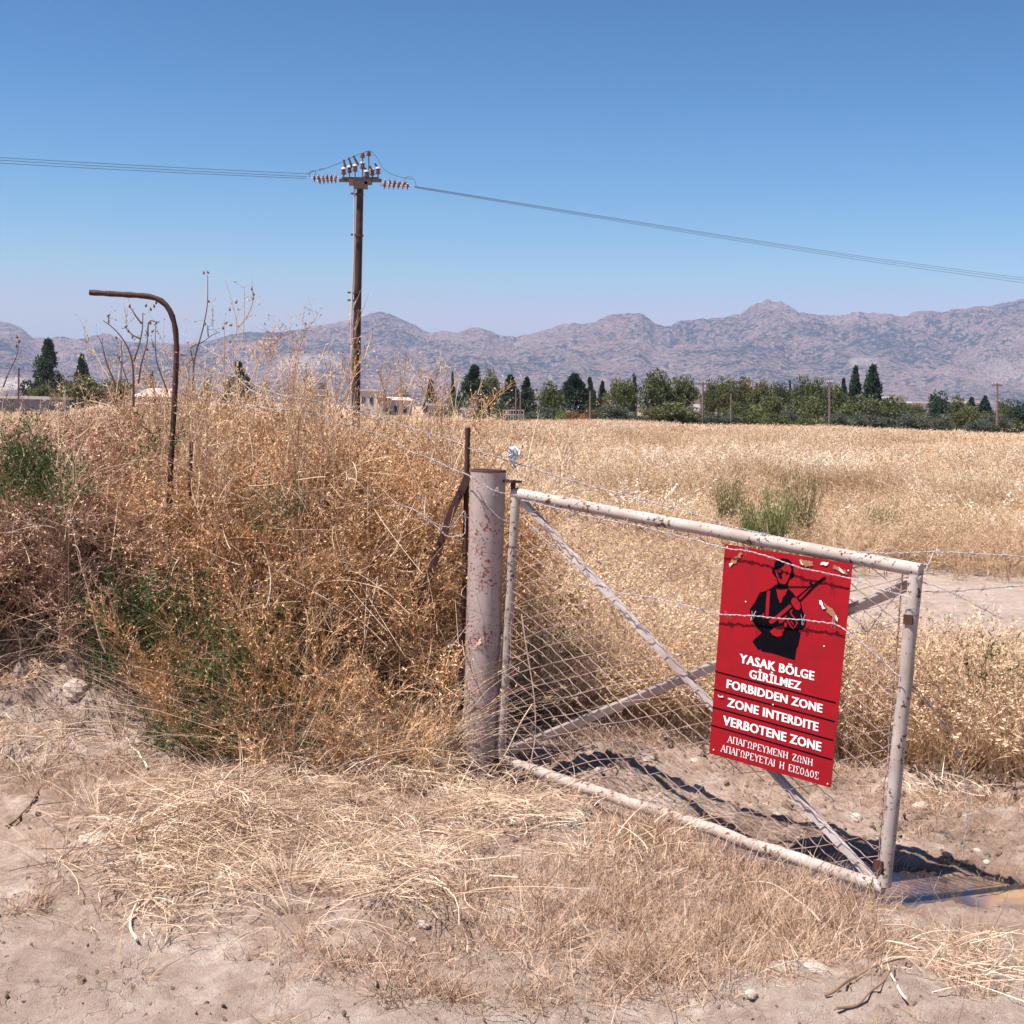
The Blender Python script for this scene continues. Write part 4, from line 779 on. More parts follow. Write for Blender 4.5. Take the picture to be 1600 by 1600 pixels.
# ------------------------------------------------------------------ rusty posts
def thick_line(pts, r, sides=6, twist=True):
    mb = MB(); tube(mb, pts, r, sides); return mb
def smooth_px(pts, n=40):
    pts = np.array(pts, float); d = np.concatenate([[0], np.cumsum(np.linalg.norm(np.diff(pts[:, :2], axis=0), axis=1))]); t = np.linspace(0, d[-1], n)
    o = np.column_stack([np.interp(t, d, pts[:, k]) for k in range(pts.shape[1])])
    for _ in range(2): o[1:-1] = (o[:-2]+2*o[1:-1]+o[2:])/4
    return o
def world(px): return np.array([P(x, y, d) for x, y, d in px])
mb = MB(); bp = smooth_px([(140, 457, 7.22), (190, 460, 7.22), (238, 463, 7.22), (256, 470, 7.22), (266, 484, 7.22), (273, 505, 7.22), (276, 530, 7.22), (275, 580, 7.22), (272, 640, 7.22), (266, 740, 7.22), (262, 870, 7.22), (262, 960, 7.22)], 60)
w = world(bp); ridge = 0.0138*(1+0.10*np.sin(np.arange(60)*2.4)); tube(mb, w, ridge, 8)
o = link('bent_fence_post', mb.mesh('bent_fence_post', M_RUST, True)); tag(o, 'rusty iron fence post with its top bent over to the left, standing in the weeds', 'fence post')
mb = MB(); tube(mb, world(smooth_px([(299, 690, 7.3), (296, 760, 7.3), (292, 870, 7.3), (290, 960, 7.3)], 14)), 0.010, 6)
o = link('fence_stake', mb.mesh('fence_stake', M_RUST, True)); tag(o, 'thin dark iron stake just right of the bent post, sunk in the weeds', 'fence stake')
mb = MB(); pts = world(smooth_px([(731, 668, 6.9), (730, 720, 6.9), (728, 800, 6.88), (726, 900, 6.86), (722, 1000, 6.85), (721, 1100, 6.85), (719, 1200, 6.85)], 60)); tube(mb, pts, 0.0125*(1+0.12*np.sin(np.arange(60)*2.2)), 8)
o = link('rusty_rod', mb.mesh('rusty_rod', M_RUST, True)); tag(o, 'upright ribbed rusty rod standing close to the left of the gate post', 'iron rod')
mb = MB(); pts = world(smooth_px([(733, 738, 6.86), (722, 765, 6.85), (705, 800, 6.84), (690, 845, 6.83), (676, 885, 6.83), (662, 925, 6.83), (654, 960, 6.84)], 24))
dv = np.gradient(pts, axis=0); 
for i in range(len(pts)-1):
    d = nrm(pts[i+1]-pts[i]); L = np.linalg.norm(pts[i+1]-pts[i])*1.04; s = nrm(np.cross(d, [0, -1, 0])); R = np.column_stack([d, s, np.cross(d, s)])
    box(mb, (pts[i]+pts[i+1])/2, (L, 0.036, 0.005), R); box(mb, (pts[i]+pts[i+1])/2+s*0.0155+R[:, 2]*0.015, (L, 0.0048, 0.034), R)
o = link('curved_angle_iron', mb.mesh('curved_angle_iron', M_RUST)); tag(o, 'curved rusty angle iron leaning against the ribbed rod beside the gate post', 'angle iron')
# ------------------------------------------------------------------ barbed wire strands
barb_mb = MB()
for s in (-1, 1):
    a = np.linspace(0, 2*math.pi*1.5, 9); lp = np.column_stack([s*0.004+a*0.0006, 0.0045*np.cos(a), 0.0045*np.sin(a)])
    tube(barb_mb, lp, 0.0013, 3, False)
    tube(barb_mb, [(s*0.004, 0, 0.0045), (s*0.009, 0.006, 0.020)], 0.0013, 3, True); tube(barb_mb, [(s*0.005, 0, -0.0045), (s*0.002, -0.008, -0.019)], 0.0013, 3, True)
BARB = barb_mb.mesh('barb', M_BARB)
def barbed(label, px, group=None, r=0.0014, barbs=True, seed=0, plane=None):
    rr = np.random.default_rng(seed+500)
    if plane is not None: pts0 = [(x, y) for x, y in px]; px2 = smooth_px([(x, y, 0) for x, y in pts0], max(20, len(px)*10)); w = np.array([on(a, b, plane) for a, b, _ in px2])
    else: w = world(smooth_px(px, max(20, len(px)*10)))
    w = w+rr.normal(0, 0.0012, w.shape)
    d = np.concatenate([[0], np.cumsum(np.linalg.norm(np.diff(w, axis=0), axis=1))]); L = d[-1]; n = max(30, int(L/0.012)); t = np.linspace(0, L, n)
    c = np.column_stack([np.interp(t, d, w[:, k]) for k in range(3)]); T = nrm(np.gradient(c, axis=0)); U = nrm(np.cross(T, [0.1, 0.3, 1])); V = np.cross(T, U)
    rt = root('barbed_wire', label, 'barbed wire', c[0], group)
    for k, ph in enumerate((0, math.pi)):
        mb = MB(); a = t/0.045*2*math.pi+ph; tube(mb, c+0.0019*(np.cos(a)[:, None]*U+np.sin(a)[:, None]*V), r, 4, False); part('strand', mb, M_BARB, rt, True)
    if barbs:
        k = 0.05+rr.random()*0.05
        while k < L:
            i = int(k/L*(n-1)); ob = link('barb', BARB, rt); ax_ = Vector(T[i]); qv = ax_.to_track_quat('X', 'Z')
            ob.matrix_local = Matrix.Translation(c[i]-c[0]) @ qv.to_matrix().to_4x4() @ Matrix.Rotation(rr.random()*6.28, 4, 'X'); k += 0.115+rr.random()*0.02
    return rt
BW = 'barbed wire strands'
barbed('barbed wire from the bent post sloping down over the weeds to the ribbed rod', [(275, 549, 7.2), (297, 562, 7.4), (327, 580, 7.6), (362, 587, 7.55), (395, 600, 7.5), (440, 618, 7.4), (500, 628, 7.3), (534, 635, 7.2), (560, 646, 7.15), (608, 656, 7.1), (644, 670, 7.05), (691, 683, 7.0), (730, 697, 6.9)], BW, seed=1)
barbed('lower barbed wire through the weed tops ending at the head of the gate post', [(272, 610, 7.2), (300, 622, 7.4), (375, 630, 7.5), (430, 640, 7.35), (476, 640, 7.25), (520, 655, 7.15), (559, 670, 7.1), (605, 682, 7.05), (640, 705, 7.0), (675, 717, 6.95), (705, 732, 6.8), (732, 742, 6.62), (772, 767, 6.6), (792, 772, 6.6)], BW, seed=2)
barbed('short barbed wire rising from the weeds right of the bent post', [(315, 540, 7.6), (335, 552, 7.55), (352, 560, 7.5), (368, 588, 7.45), (392, 610, 7.4), (420, 622, 7.3)], BW, seed=3)
barbed('tangled barbed wire wrapped round the curved angle iron', [(600, 790, 6.9), (640, 792, 6.85), (660, 805, 6.82), (687, 827, 6.79), (700, 840, 6.78), (727, 835, 6.8), (727, 795, 6.82), (705, 825, 6.79), (690, 822, 6.8), (668, 812, 6.8), (655, 770, 6.85)], BW, seed=4)
barbed('long barbed wire sagging behind the gate from the rod to the far stile', [(731, 700, 6.88), (770, 712, 6.85), (826, 730, 6.85), (870, 744, 6.8), (918, 758, 6.75), (995, 778, 6.6), (1087, 804, 6.45), (1149, 824, 6.3), (1205, 837, 6.15), (1280, 852, 6.0), (1344, 863, 5.9), (1400, 865, 5.8), (1462, 861, 5.7)], BW, seed=5)
barbed('barbed wire running level from the far stile out of the right edge, topmost there', [(1436, 905, 5.35), (1450, 885, 5.5), (1458, 862, 5.6), (1500, 864, 5.6), (1600, 870, 5.6), (1700, 874, 5.6)], BW, seed=6)
barbed('middle barbed wire right of the gate crossing the pale dirt road', [(1445, 925, 5.4), (1500, 923, 5.5), (1560, 918, 5.6), (1640, 912, 5.7)], BW, seed=7)
barbed('loose barbed wire end drooping right from the top of the far stile', [(1430, 905, 5.38), (1460, 915, 5.4), (1500, 932, 5.4), (1530, 948, 5.4), (1568, 968, 5.4)], BW, seed=8)
barbed('barbed wire stretched under the top rail and over the head of the sign', [(815, 781), (860, 791), (900, 803), (1000, 822), (1080, 842), (1135, 857), (1171, 861), (1212, 873), (1245, 886), (1283, 894), (1327, 903), (1380, 922), (1425, 935)], BW, plane=0.052, seed=9)
barbed('barbed wire crossing the middle of the sign in front of the soldier', [(818, 808), (860, 850), (905, 890), (960, 925), (1030, 935), (1080, 948), (1124, 960), (1146, 961), (1184, 963), (1220, 966), (1270, 970), (1305, 975), (1322, 985), (1360, 1015), (1405, 1058)], BW, plane=0.050, seed=10)
barbed('barbed wire hanging off the far stile down towards the puddle', [(1404, 1056, 5.4), (1430, 1075, 5.42), (1450, 1099, 5.45), (1470, 1125, 5.5), (1489, 1153, 5.5), (1505, 1192, 5.5), (1512, 1258, 5.5), (1509, 1300, 5.5), (1503, 1340, 5.5)], BW, seed=11)
barbed('slack plain wire drooping across the front of the post head', [(734, 744, 6.62), (745, 765, 6.60), (765, 795, 6.60), (778, 808, 6.60), (792, 815, 6.62)], None, 0.0014, False, 12)
barbed('barbed wire looped loosely behind the mesh near the upper right corner', [(1330, 955, 5.75), (1355, 990, 5.7), (1375, 960, 5.65), (1400, 930, 5.55), (1425, 910, 5.45)], BW, seed=13)
# white plastic scrap snagged on the wire
mb = MB(); rr = np.random.default_rng(3); c0 = P(803, 712, 6.85); k = 9
for s in range(3):
    a = np.linspace(-1, 1, k); g1, g2 = np.meshgrid(a, a); X1 = g1*0.014*(1+0.8*np.sin(3*g2+s))+0.012*np.sin(5*g2+2*s)+rr.normal(0, .003, g1.shape); Z1 = g2*(0.055, 0.03, 0.022)[s]+rr.normal(0, .004, g1.shape); Y1 = 0.01*np.sin(7*g1+s)+rr.normal(0, 0.004, g1.shape)
    ii_ = np.arange(k*k).reshape(k, k); mb.add(np.stack([X1, Y1, Z1], -1).reshape(-1, 3)+c0+rr.normal(0, 0.012, 3), np.stack([ii_[:-1, :-1], ii_[:-1, 1:], ii_[1:, 1:], ii_[1:, :-1]], -1).reshape(-1, 4))
tag(link('plastic_scrap', mb.mesh('plastic_scrap', M_BAG, True)), 'torn scrap of white plastic snagged above the gate post', 'plastic scrap')
# ------------------------------------------------------------------ dry stalks standing out against the sky
def stalk(label, lines, d, buds=(), r=0.006, mat=None, kids=0, seed=0, cat='dry plant', group=None):
    rr = np.random.default_rng(seed+900); base = P(lines[0][0][0], lines[0][0][1], d); rt = root('dry_stalk', label, cat, base, group); mb = MB(); bb = MB()
    for k, ln in enumerate(lines):
        q_ = smooth_px([(x+rr.normal(0, .6), y, d) for x, y in ln], 14); w = world(q_); rad_ = np.linspace(r*(1 if k == 0 else 0.7), r*0.3, 14)*0.72; tube(mb, w, rad_, 5, tone=0.3+0.5*rr.random())
        if kids:
            i = rr.integers(3, 14, kids); D = nrm(rr.normal(size=(kids, 3))+[0, 0, 0.7]); L = 0.02+0.05*rr.random(kids); strands(mb, rr, w[i], D, L, 0.0022, rr.normal(0, .1, (kids, 3)), 2)
            bits(bb, rr, w[i]+D*L[:, None], D, 0.016, 0.006)
    for x, y in buds: lathe(bb, P(x, y, d), [(0.001, -0.008), (0.005, -0.004), (0.006, 0.002), (0.003, 0.009), (0.001, 0.013)], (0.5*rr.normal(), 0, 1), 6, 1)
    part('stem', mb, mat or M_STALK, rt)
    if bb.n: part('seed_head', bb, [mat or M_STALK, M_STALK], rt)['kind'] = 'stuff'
Z3 = lambda x, y: (100+x/5, 420+y/5)
stalk('tall branching grey-brown stalk with forked crown, left of the bent post', [[Z3(545, 1080), Z3(545, 850), Z3(540, 720), Z3(490, 590), Z3(430, 510), Z3(350, 425), Z3(305, 405)], [Z3(545, 720), Z3(590, 600), Z3(612, 480), Z3(615, 345)], [Z3(580, 900), Z3(600, 740), Z3(640, 610), Z3(660, 530), Z3(640, 480)], [Z3(350, 425), Z3(348, 375)], [Z3(595, 545), Z3(540, 520), Z3(505, 490), Z3(480, 460)], [Z3(610, 430), Z3(560, 370), Z3(530, 310), Z3(515, 295)], [Z3(660, 530), Z3(655, 460), Z3(670, 400), Z3(720, 415)]],
      7.6, [Z3(345, 368), Z3(513, 293), Z3(503, 488), Z3(535, 535), Z3(480, 455), Z3(720, 268), Z3(705, 295), Z3(678, 318), Z3(640, 290)], 0.010, kids=3, seed=1)
stalk('dark spiky stalk with stubby side shoots at the far left of the bent post', [[Z3(400, 900), Z3(370, 830), Z3(330, 740), Z3(305, 640), Z3(290, 560), Z3(258, 515)], [Z3(440, 900), Z3(450, 740), Z3(410, 660)], [Z3(500, 890), Z3(455, 760), Z3(450, 560)]], 7.5, [Z3(410, 540), Z3(430, 690)], 0.0075, kids=5, seed=2)
stalk('thin curved stalk with drooping pods just left of the bent post', [[Z3(810, 970), Z3(770, 860), Z3(725, 740), Z3(712, 640), Z3(715, 530), Z3(722, 420)], [Z3(700, 620), Z3(690, 560)]], 7.55, [Z3(720, 425), Z3(650, 630), Z3(690, 490), Z3(675, 425)], 0.0065, kids=4, seed=3)
stalk('tall pinkish stalk topped with two dark buds right of the bent post', [[Z3(1010, 960), Z3(1010, 740), Z3(1030, 640), Z3(1075, 520), Z3(1100, 400), Z3(1130, 290), Z3(1128, 180), Z3(1120, 50)], [Z3(1010, 740), Z3(985, 640), Z3(975, 600), Z3(1040, 598), Z3(1100, 570), Z3(1150, 515), Z3(1220, 495)], [Z3(1125, 530), Z3(1120, 440)]], 7.6, [Z3(1092, 34), Z3(1125, 30), Z3(1132, 255), Z3(1242, 465), Z3(1100, 435)], 0.0075, kids=3, seed=4)
stalk('feathery pale stalk with dark beads tallest in the weeds right of the bent post', [[Z3(1250, 760), Z3(1255, 600), Z3(1250, 420)], [Z3(1320, 780), Z3(1320, 600), Z3(1360, 460), Z3(1330, 330), Z3(1300, 200), Z3(1255, 90)], [Z3(1360, 460), Z3(1440, 370), Z3(1475, 260), Z3(1470, 130)], [Z3(1330, 700), Z3(1400, 560), Z3(1410, 300), Z3(1405, 150)]], 7.5, [Z3(1265, 425), Z3(1300, 440), Z3(1345, 262), Z3(1467, 160), Z3(1482, 200), Z3(1477, 235), Z3(1295, 320), Z3(1297, 570)], 0.0055, M_WEED, 12, 5)
stalk('bare curved stalk with buds at the left edge of the photo', [[(4, 605), (14, 580), (28, 552), (29, 530)]], 7.6, [(27, 527), (30, 534), (26, 541)], 0.006, kids=2, seed=6)
for i, (lab, ln) in enumerate([('slim wispy weed tip left of the utility pole', [(458, 610), (462, 560), (470, 510), (476, 480)]), ('tiny wispy weed tip beside the pale quarry', [(415, 610), (420, 570), (424, 530), (430, 505)]), ('spreading reddish weed tip right of the tall pale stalk', [(390, 600), (402, 570), (414, 540), (420, 520)]),
                              ('wispy weed tip touching the utility pole', [(540, 640), (545, 600), (548, 560), (552, 520)]), ('reddish seed spike nearest right of the utility pole', [(590, 650), (600, 610), (612, 575), (620, 555)]), ('leafy brown seed spike between the pole and the gate post', [(648, 665), (664, 620), (672, 585), (690, 560)]),
                              ('bushy brown seed spike left of the rusty rod', [(690, 680), (688, 640), (694, 600), (700, 575)]), ('arching brown seed spike leaning right above the gate post', [(728, 690), (745, 650), (775, 615), (815, 590)]), ('short brown seed spike right of the rusty rod', [(735, 700), (750, 680), (765, 660), (770, 630)]),
                              ('twiggy brown spray over the post head', [(760, 740), (775, 712), (798, 690), (805, 665)]), ('low brown spray beside the plastic scrap', [(790, 745), (800, 730), (815, 715), (822, 700)])]):
    d = 7.2-0.03*i; stalk(lab, [ln, [ln[1], ((ln[1][0]+ln[2][0])/2+12, ln[2][1]+8), (ln[2][0]+24, ln[2][1]-12)], [ln[1], (ln[1][0]-10, ln[2][1]+4)]], d, [], 0.0045, M_WEED, 26, 20+i)
# fallen stems and twigs lying on the ground
def fallen(label, px, r=0.007, mat=None, lift=0.015, name='fallen_stalk'):
    base = G(*px[0]); rt = root(name, label, 'dry stalk', base); mb = MB(); q_ = smooth_px([(x, y, 0) for x, y in px], 16); w = np.array([G(a, b) for a, b, _ in q_]); w[:, 2] += lift; w = w+np.random.default_rng(len(label)).normal(0, 0.006, w.shape); r = r*0.66
    for _ in range(2): w[1:-1] = (w[:-2]+w[1:-1]+w[2:])/3
    tube(mb, w, np.linspace(r, r*0.4, 16), 6, tone=0.75); part('stem', mb, mat or M_STRAW, rt)
fallen('grey crooked stick on bare soil at the left edge', [(10, 1298), (32, 1280), (55, 1250), (72, 1225), (75, 1200)], 0.008, M_STALK)
fallen('thick pale forked stem bending in the straw, bottom left', [(216, 1482), (200, 1460), (205, 1430), (225, 1400), (235, 1370)], 0.008)
fallen('long pale curved stem right of the forked one, bottom left', [(200, 1440), (230, 1415), (265, 1395), (282, 1370), (288, 1340)], 0.006)
fallen('long thin stem arched over the cropped grass below the gate', [(1285, 1460), (1260, 1430), (1220, 1400), (1180, 1385), (1145, 1398)], 0.0045, lift=0.03)
fallen('dark forked twig on bare soil at the lower right', [(1290, 1565), (1330, 1535), (1375, 1515), (1410, 1505)], 0.008, M_STALK)
fallen('second dark twig below the forked one at the lower right', [(1310, 1590), (1345, 1570), (1380, 1545), (1395, 1520)], 0.007, M_STALK)
fallen('pale stem crossing the bundle of straw at the lower right', [(1415, 1575), (1395, 1535), (1380, 1505), (1395, 1485)], 0.006)
fallen('pale broken stem on the bank left of the green leaves', [(230, 1205), (215, 1180), (198, 1158)], 0.008)
for i, (x, y) in enumerate([(1190, 1290), (940, 1265), (850, 1250)]): pass
def frontstem(label, px, d, r=0.0035):
    rt = root('straw_stem', label, 'dry stalk', P(px[-1][0], px[-1][1], d)); mb = MB(); w = world(smooth_px([(x, y, d) for x, y in px], 16)); tube(mb, w, np.linspace(r*0.5, r, 16), 5, tone=0.8); part('stem', mb, M_STRAW, rt)
frontstem('long pale straw stem slanting across the dark weeds at the left', [(113, 818), (122, 870), (140, 930), (155, 1000), (165, 1020)], 6.85)
frontstem('long straw stem leaning from the post foot up to the left', [(720, 1215), (700, 1160), (690, 1110), (676, 1085)], 6.6)
frontstem('straw stem leaning right over the bottom hinge', [(722, 1262), (760, 1222), (790, 1180), (812, 1130), (832, 1100)], 6.5)
frontstem('straw stem arching in front of the left end of the mesh', [(800, 1290), (838, 1160), (836, 1090), (822, 1010), (815, 960)], 6.52)
frontstem('long straw stem arching in the middle of the thicket', [(500, 910), (540, 905), (600, 920), (640, 960)], 6.6)
frontstem('straw stem slanting down right through the golden weeds', [(430, 890), (500, 930), (560, 965), (605, 1010)], 6.6)
frontstem('straw stem slanting over the lower edge of the thicket', [(545, 1130), (580, 1180), (610, 1230), (640, 1260)], 6.55, 0.005)
# ------------------------------------------------------------------ stones
def stone(label, px, py, wpx, hpx, seed, flatn=0.6):
    rr = np.random.default_rng(seed+40); p = G(px, py); w = wpx*PX(p[1]); n1, n2 = 9, 12; v = []
    for i in range(n1+1):
        th = math.pi*i/n1
        for j in range(n2):
            ph = 2*math.pi*j/n2; d = np.array([math.sin(th)*math.cos(ph), math.sin(th)*math.sin(ph), math.cos(th)]); r = 0.8+0.5*float(fbm(np.array(d[0]*1.4+seed), np.array(d[1]*1.4+d[2]*2), 3, seed)); v.append(d*r)
    v = np.array(v)*np.array([w/2, w/2*0.8, w/2*flatn]); f = [[i*n2+j, i*n2+(j+1) % n2, (i+1)*n2+(j+1) % n2, (i+1)*n2+j] for i in range(n1) for j in range(n2)]
    mb = MB(); mb.add(v, f); o = link('stone', mb.mesh('stone', M_STONE), None, (p[0], p[1], p[2]+w*flatn*0.12)); o.rotation_euler = (0, 0, rr.random()*6); tag(o, label, 'stone', 'stones on the soil')
for i, a in enumerate([('flat chalky stone in the straw at the left', 146, 1312, 52, 18, .35), ('round white stone behind the lower mesh right of the sign', 1338, 1283, 26, 22, .8), ('two-lobed white stone on the soil right of the gate', 1438, 1263, 30, 14, .5), ('pale flat stone under the cross of the braces', 1005, 1188, 40, 14, .4),
                       ('small pale stone behind the bottom rail near the mesh sag', 936, 1206, 15, 14, .9), ('pale stone just left of the sign foot', 1086, 1190, 16, 12, .6), ('whitish triangular stone alone on cracked soil at the bottom', 1173, 1556, 24, 16, .6), ('broad cracked slab of pale earth at the lower right', 1268, 1512, 60, 18, .25),
                       ('small white stone beside the puddle, nearer the gate', 1527, 1330, 13, 8, .6), ('small white stone beside the puddle, farther right', 1541, 1349, 16, 10, .6), ('pale angular stone in bare soil left of centre at the bottom', 660, 1447, 26, 12, .5), ('tiny white stone of a pair below the gate post, left one', 804, 1442, 9, 8, .8),
                       ('tiny white stone of a pair below the gate post, right one', 819, 1446, 10, 9, .8), ('small white pebble left of the pale angular stone', 645, 1470, 16, 8, .5), ('chalk lump in the hollow of the left bank', 238, 1108, 14, 18, .9), ('whitish pebble on the bare patch at the far left', 160, 1220, 13, 8, .6), ('pale stone on the track right of the far stile', 1384, 1222, 18, 10, .5), ('pale eroded rock in the left bank below the weeds', 118, 1085, 50, 40, .8), ('second pale rock in the left bank beside the green leaves', 232, 1080, 34, 30, .8), ('wide flat block added in place of the grey shadow patch right of the sign', 1352, 1150, 80, 30, .35), ('smaller block behind the wide one, added in place of the same shadow', 1375, 1112, 60, 18, .5), ('grey stone half buried past the hanging wire', 1480, 1335, 18, 8, .4)]):  # the two blocks right of the sign are added for a grey shadow patch
    stone(a[0], a[1], a[2], a[3], a[4], i+1, a[5])
# ------------------------------------------------------------------ shrubs standing out in the field
def shrub(name, label, px, py, d, hpx, wpx, mat, seed, n=900, dens=5):
    rr = np.random.default_rng(seed); b = P(px, py, d); b[2] = float(hgt(b[0], b[1])); topz = P(px, py-hpx, d)[2]; h = topz-b[2]; wr = wpx*PX(d)/2; rt = root(name, label, 'shrub', b); m1 = MB(); m2 = MB(); k = 60
    a = rr.random(k)*6.283; rr_ = wr*0.35*rr.random(k); P0 = b+np.column_stack([np.cos(a)*rr_, np.sin(a)*rr_, np.zeros(k)]); D = nrm(np.column_stack([np.cos(a)*0.35*wr/h*1.6, np.sin(a)*0.35*wr/h*1.6, np.ones(k)])+rr.normal(0, .08, (k, 3))); L = h*(0.55+0.45*rr.random(k)); c = rr.normal(0, .06, (k, 3))
    strands(m1, rr, P0, D, L, 0.008, c, 4); part('stem', m1, M_STALK, rt)
    p, dd_, t, i = child(rr, P0, D, L, c, n//k*7, 0.15, 1.0, 0.5, 0.5); p = p+rr.normal(0, 0.03, p.shape); bits(m2, rr, p, dd_, 0.025+0.03*rr.random(len(t)), 0.010); part('foliage', m2, mat, rt)
shrub('green_shrub', 'bright yellow-green bushy plant in the dry field above the sign', 1198, 850, 15.5, 84, 115, M_LIME, 1, 1300)
shrub('green_shrub', 'tall dark olive weed clump right behind the bright green one', 1250, 850, 17.0, 125, 75, M_OLV, 2, 420)
shrub('green_shrub', 'slim olive-green weed clump left of the bright green one', 1137, 815, 18.0, 80, 40, M_OLV, 3, 420)
shrub('green_shrub', 'small yellow-green plant in the field, right of the tall clump', 1375, 850, 17.5, 60, 40, M_LIME, 4, 400)
# ------------------------------------------------------------------ trees beyond the field
def crown(kind, seed):
    rr = np.random.default_rng(seed); mb = MB(); C_, R_ = [], []
    if kind == 'conifer':
        for k in range(60): t = rr.random()**0.8; a = rr.random()*6.28; r = 0.52*(1-t)**0.95*(0.35+0.75*rr.random()); C_.append((r*math.cos(a), r*math.sin(a), 0.10+0.88*t)); R_.append(0.035+0.13*(1-t))
    elif kind == 'cypress':
        for k in range(36): t = rr.random(); a = rr.random()*6.28; r = 0.28*math.sin(min(1, (1-t)*1.5)*math.pi/2)*rr.random(); C_.append((r*math.cos(a), r*math.sin(a), 0.08+0.9*t)); R_.append(0.06+0.08*(1-t))
    elif kind == 'broad':
        for k in range(34): d = nrm(rr.normal(size=3)); r = rr.random()**0.4; C_.append((0.36*d[0]*r, 0.36*d[1]*r, 0.56+0.34*d[2]*r)); R_.append(0.09+0.09*rr.random())
    else:
        for k in range(26): d = nrm(rr.normal(size=3)); r = rr.random()**0.4; C_.append((0.38*d[0]*r, 0.38*d[1]*r, 0.45+0.38*d[2]*r)); R_.append(0.09+0.10*rr.random())
    C_ = np.array(C_); R_ = np.array(R_); per = 75; i = np.repeat(np.arange(len(C_)), per); d = nrm(rr.normal(size=(len(i), 3))); rad_ = rr.random(len(i))**0.35
    p = C_[i]+d*(R_[i]*rad_)[:, None]*np.array([1, 1, 0.8]); p[:, 2] = np.maximum(p[:, 2], 0.01)
    cl = rr.random(len(C_)); tn = np.clip(0.55*cl[i]+0.45*rr.random(len(i)), 0, 1); bits(mb, rr, p, nrm(d+rr.normal(0, .6, d.shape)), 0.05+0.04*rr.random(len(i)), 0.034, tone=tn); return mb
CR = {}
KM = {'conifer': M_LF_D, 'cypress': M_LF_D, 'broad': M_LF_B, 'olive': M_LF_O}
def crown_mesh(kind, mat, v):
    key = (kind, mat.name, v)
    if key not in CR: CR[key] = crown(kind, 300+v*7+len(kind)).mesh('crown', mat)
    return CR[key]
def trunk_mesh():
    mb = MB(); tube(mb, [(0, 0, -0.06), (0.01, 0, 0.2), (0.0, 0.01, 0.5), (0.005, 0, 0.8)], [0.035, 0.028, 0.02, 0.008], 7)
    for a, z in ((0.5, 0.3), (2.4, 0.4), (4.3, 0.35), (5.5, 0.5)): tube(mb, [(0, 0, z), (0.12*math.cos(a), 0.12*math.sin(a), z+0.13), (0.2*math.cos(a), 0.2*math.sin(a), z+0.28)], [0.014, 0.01, 0.004], 5)
    return mb.mesh('trunk', M_BARK, True)
TRK = trunk_mesh(); rt_ = np.random.default_rng(77)
def tree(name, label, cx, ty, by, wpx, kind, d, mat=None, cat='tree', v=None, group='trees beyond the field'):
    b = P(cx, by, d); gz = float(hgt(b[0], b[1])); h = P(cx, ty, d)[2]-gz; w = wpx*PX(d)*1.35
    rt = root(name, label, cat, (b[0], b[1], gz), group)
    k = int(rt_.integers(0, 4)) if v is None else v; wn_ = {'conifer': 0.85, 'cypress': 0.62, 'broad': 1.0, 'olive': 1.0}[kind]; rz = rt_.random()*6.28
    c = link('crown', crown_mesh(kind, mat or KM[kind], k), rt); c.scale = (w/wn_, w/wn_, h); c.rotation_euler = (0, 0, rz)
    t = link('trunk', TRK, rt); t.scale = (h*0.8, h*0.8, h*0.95)
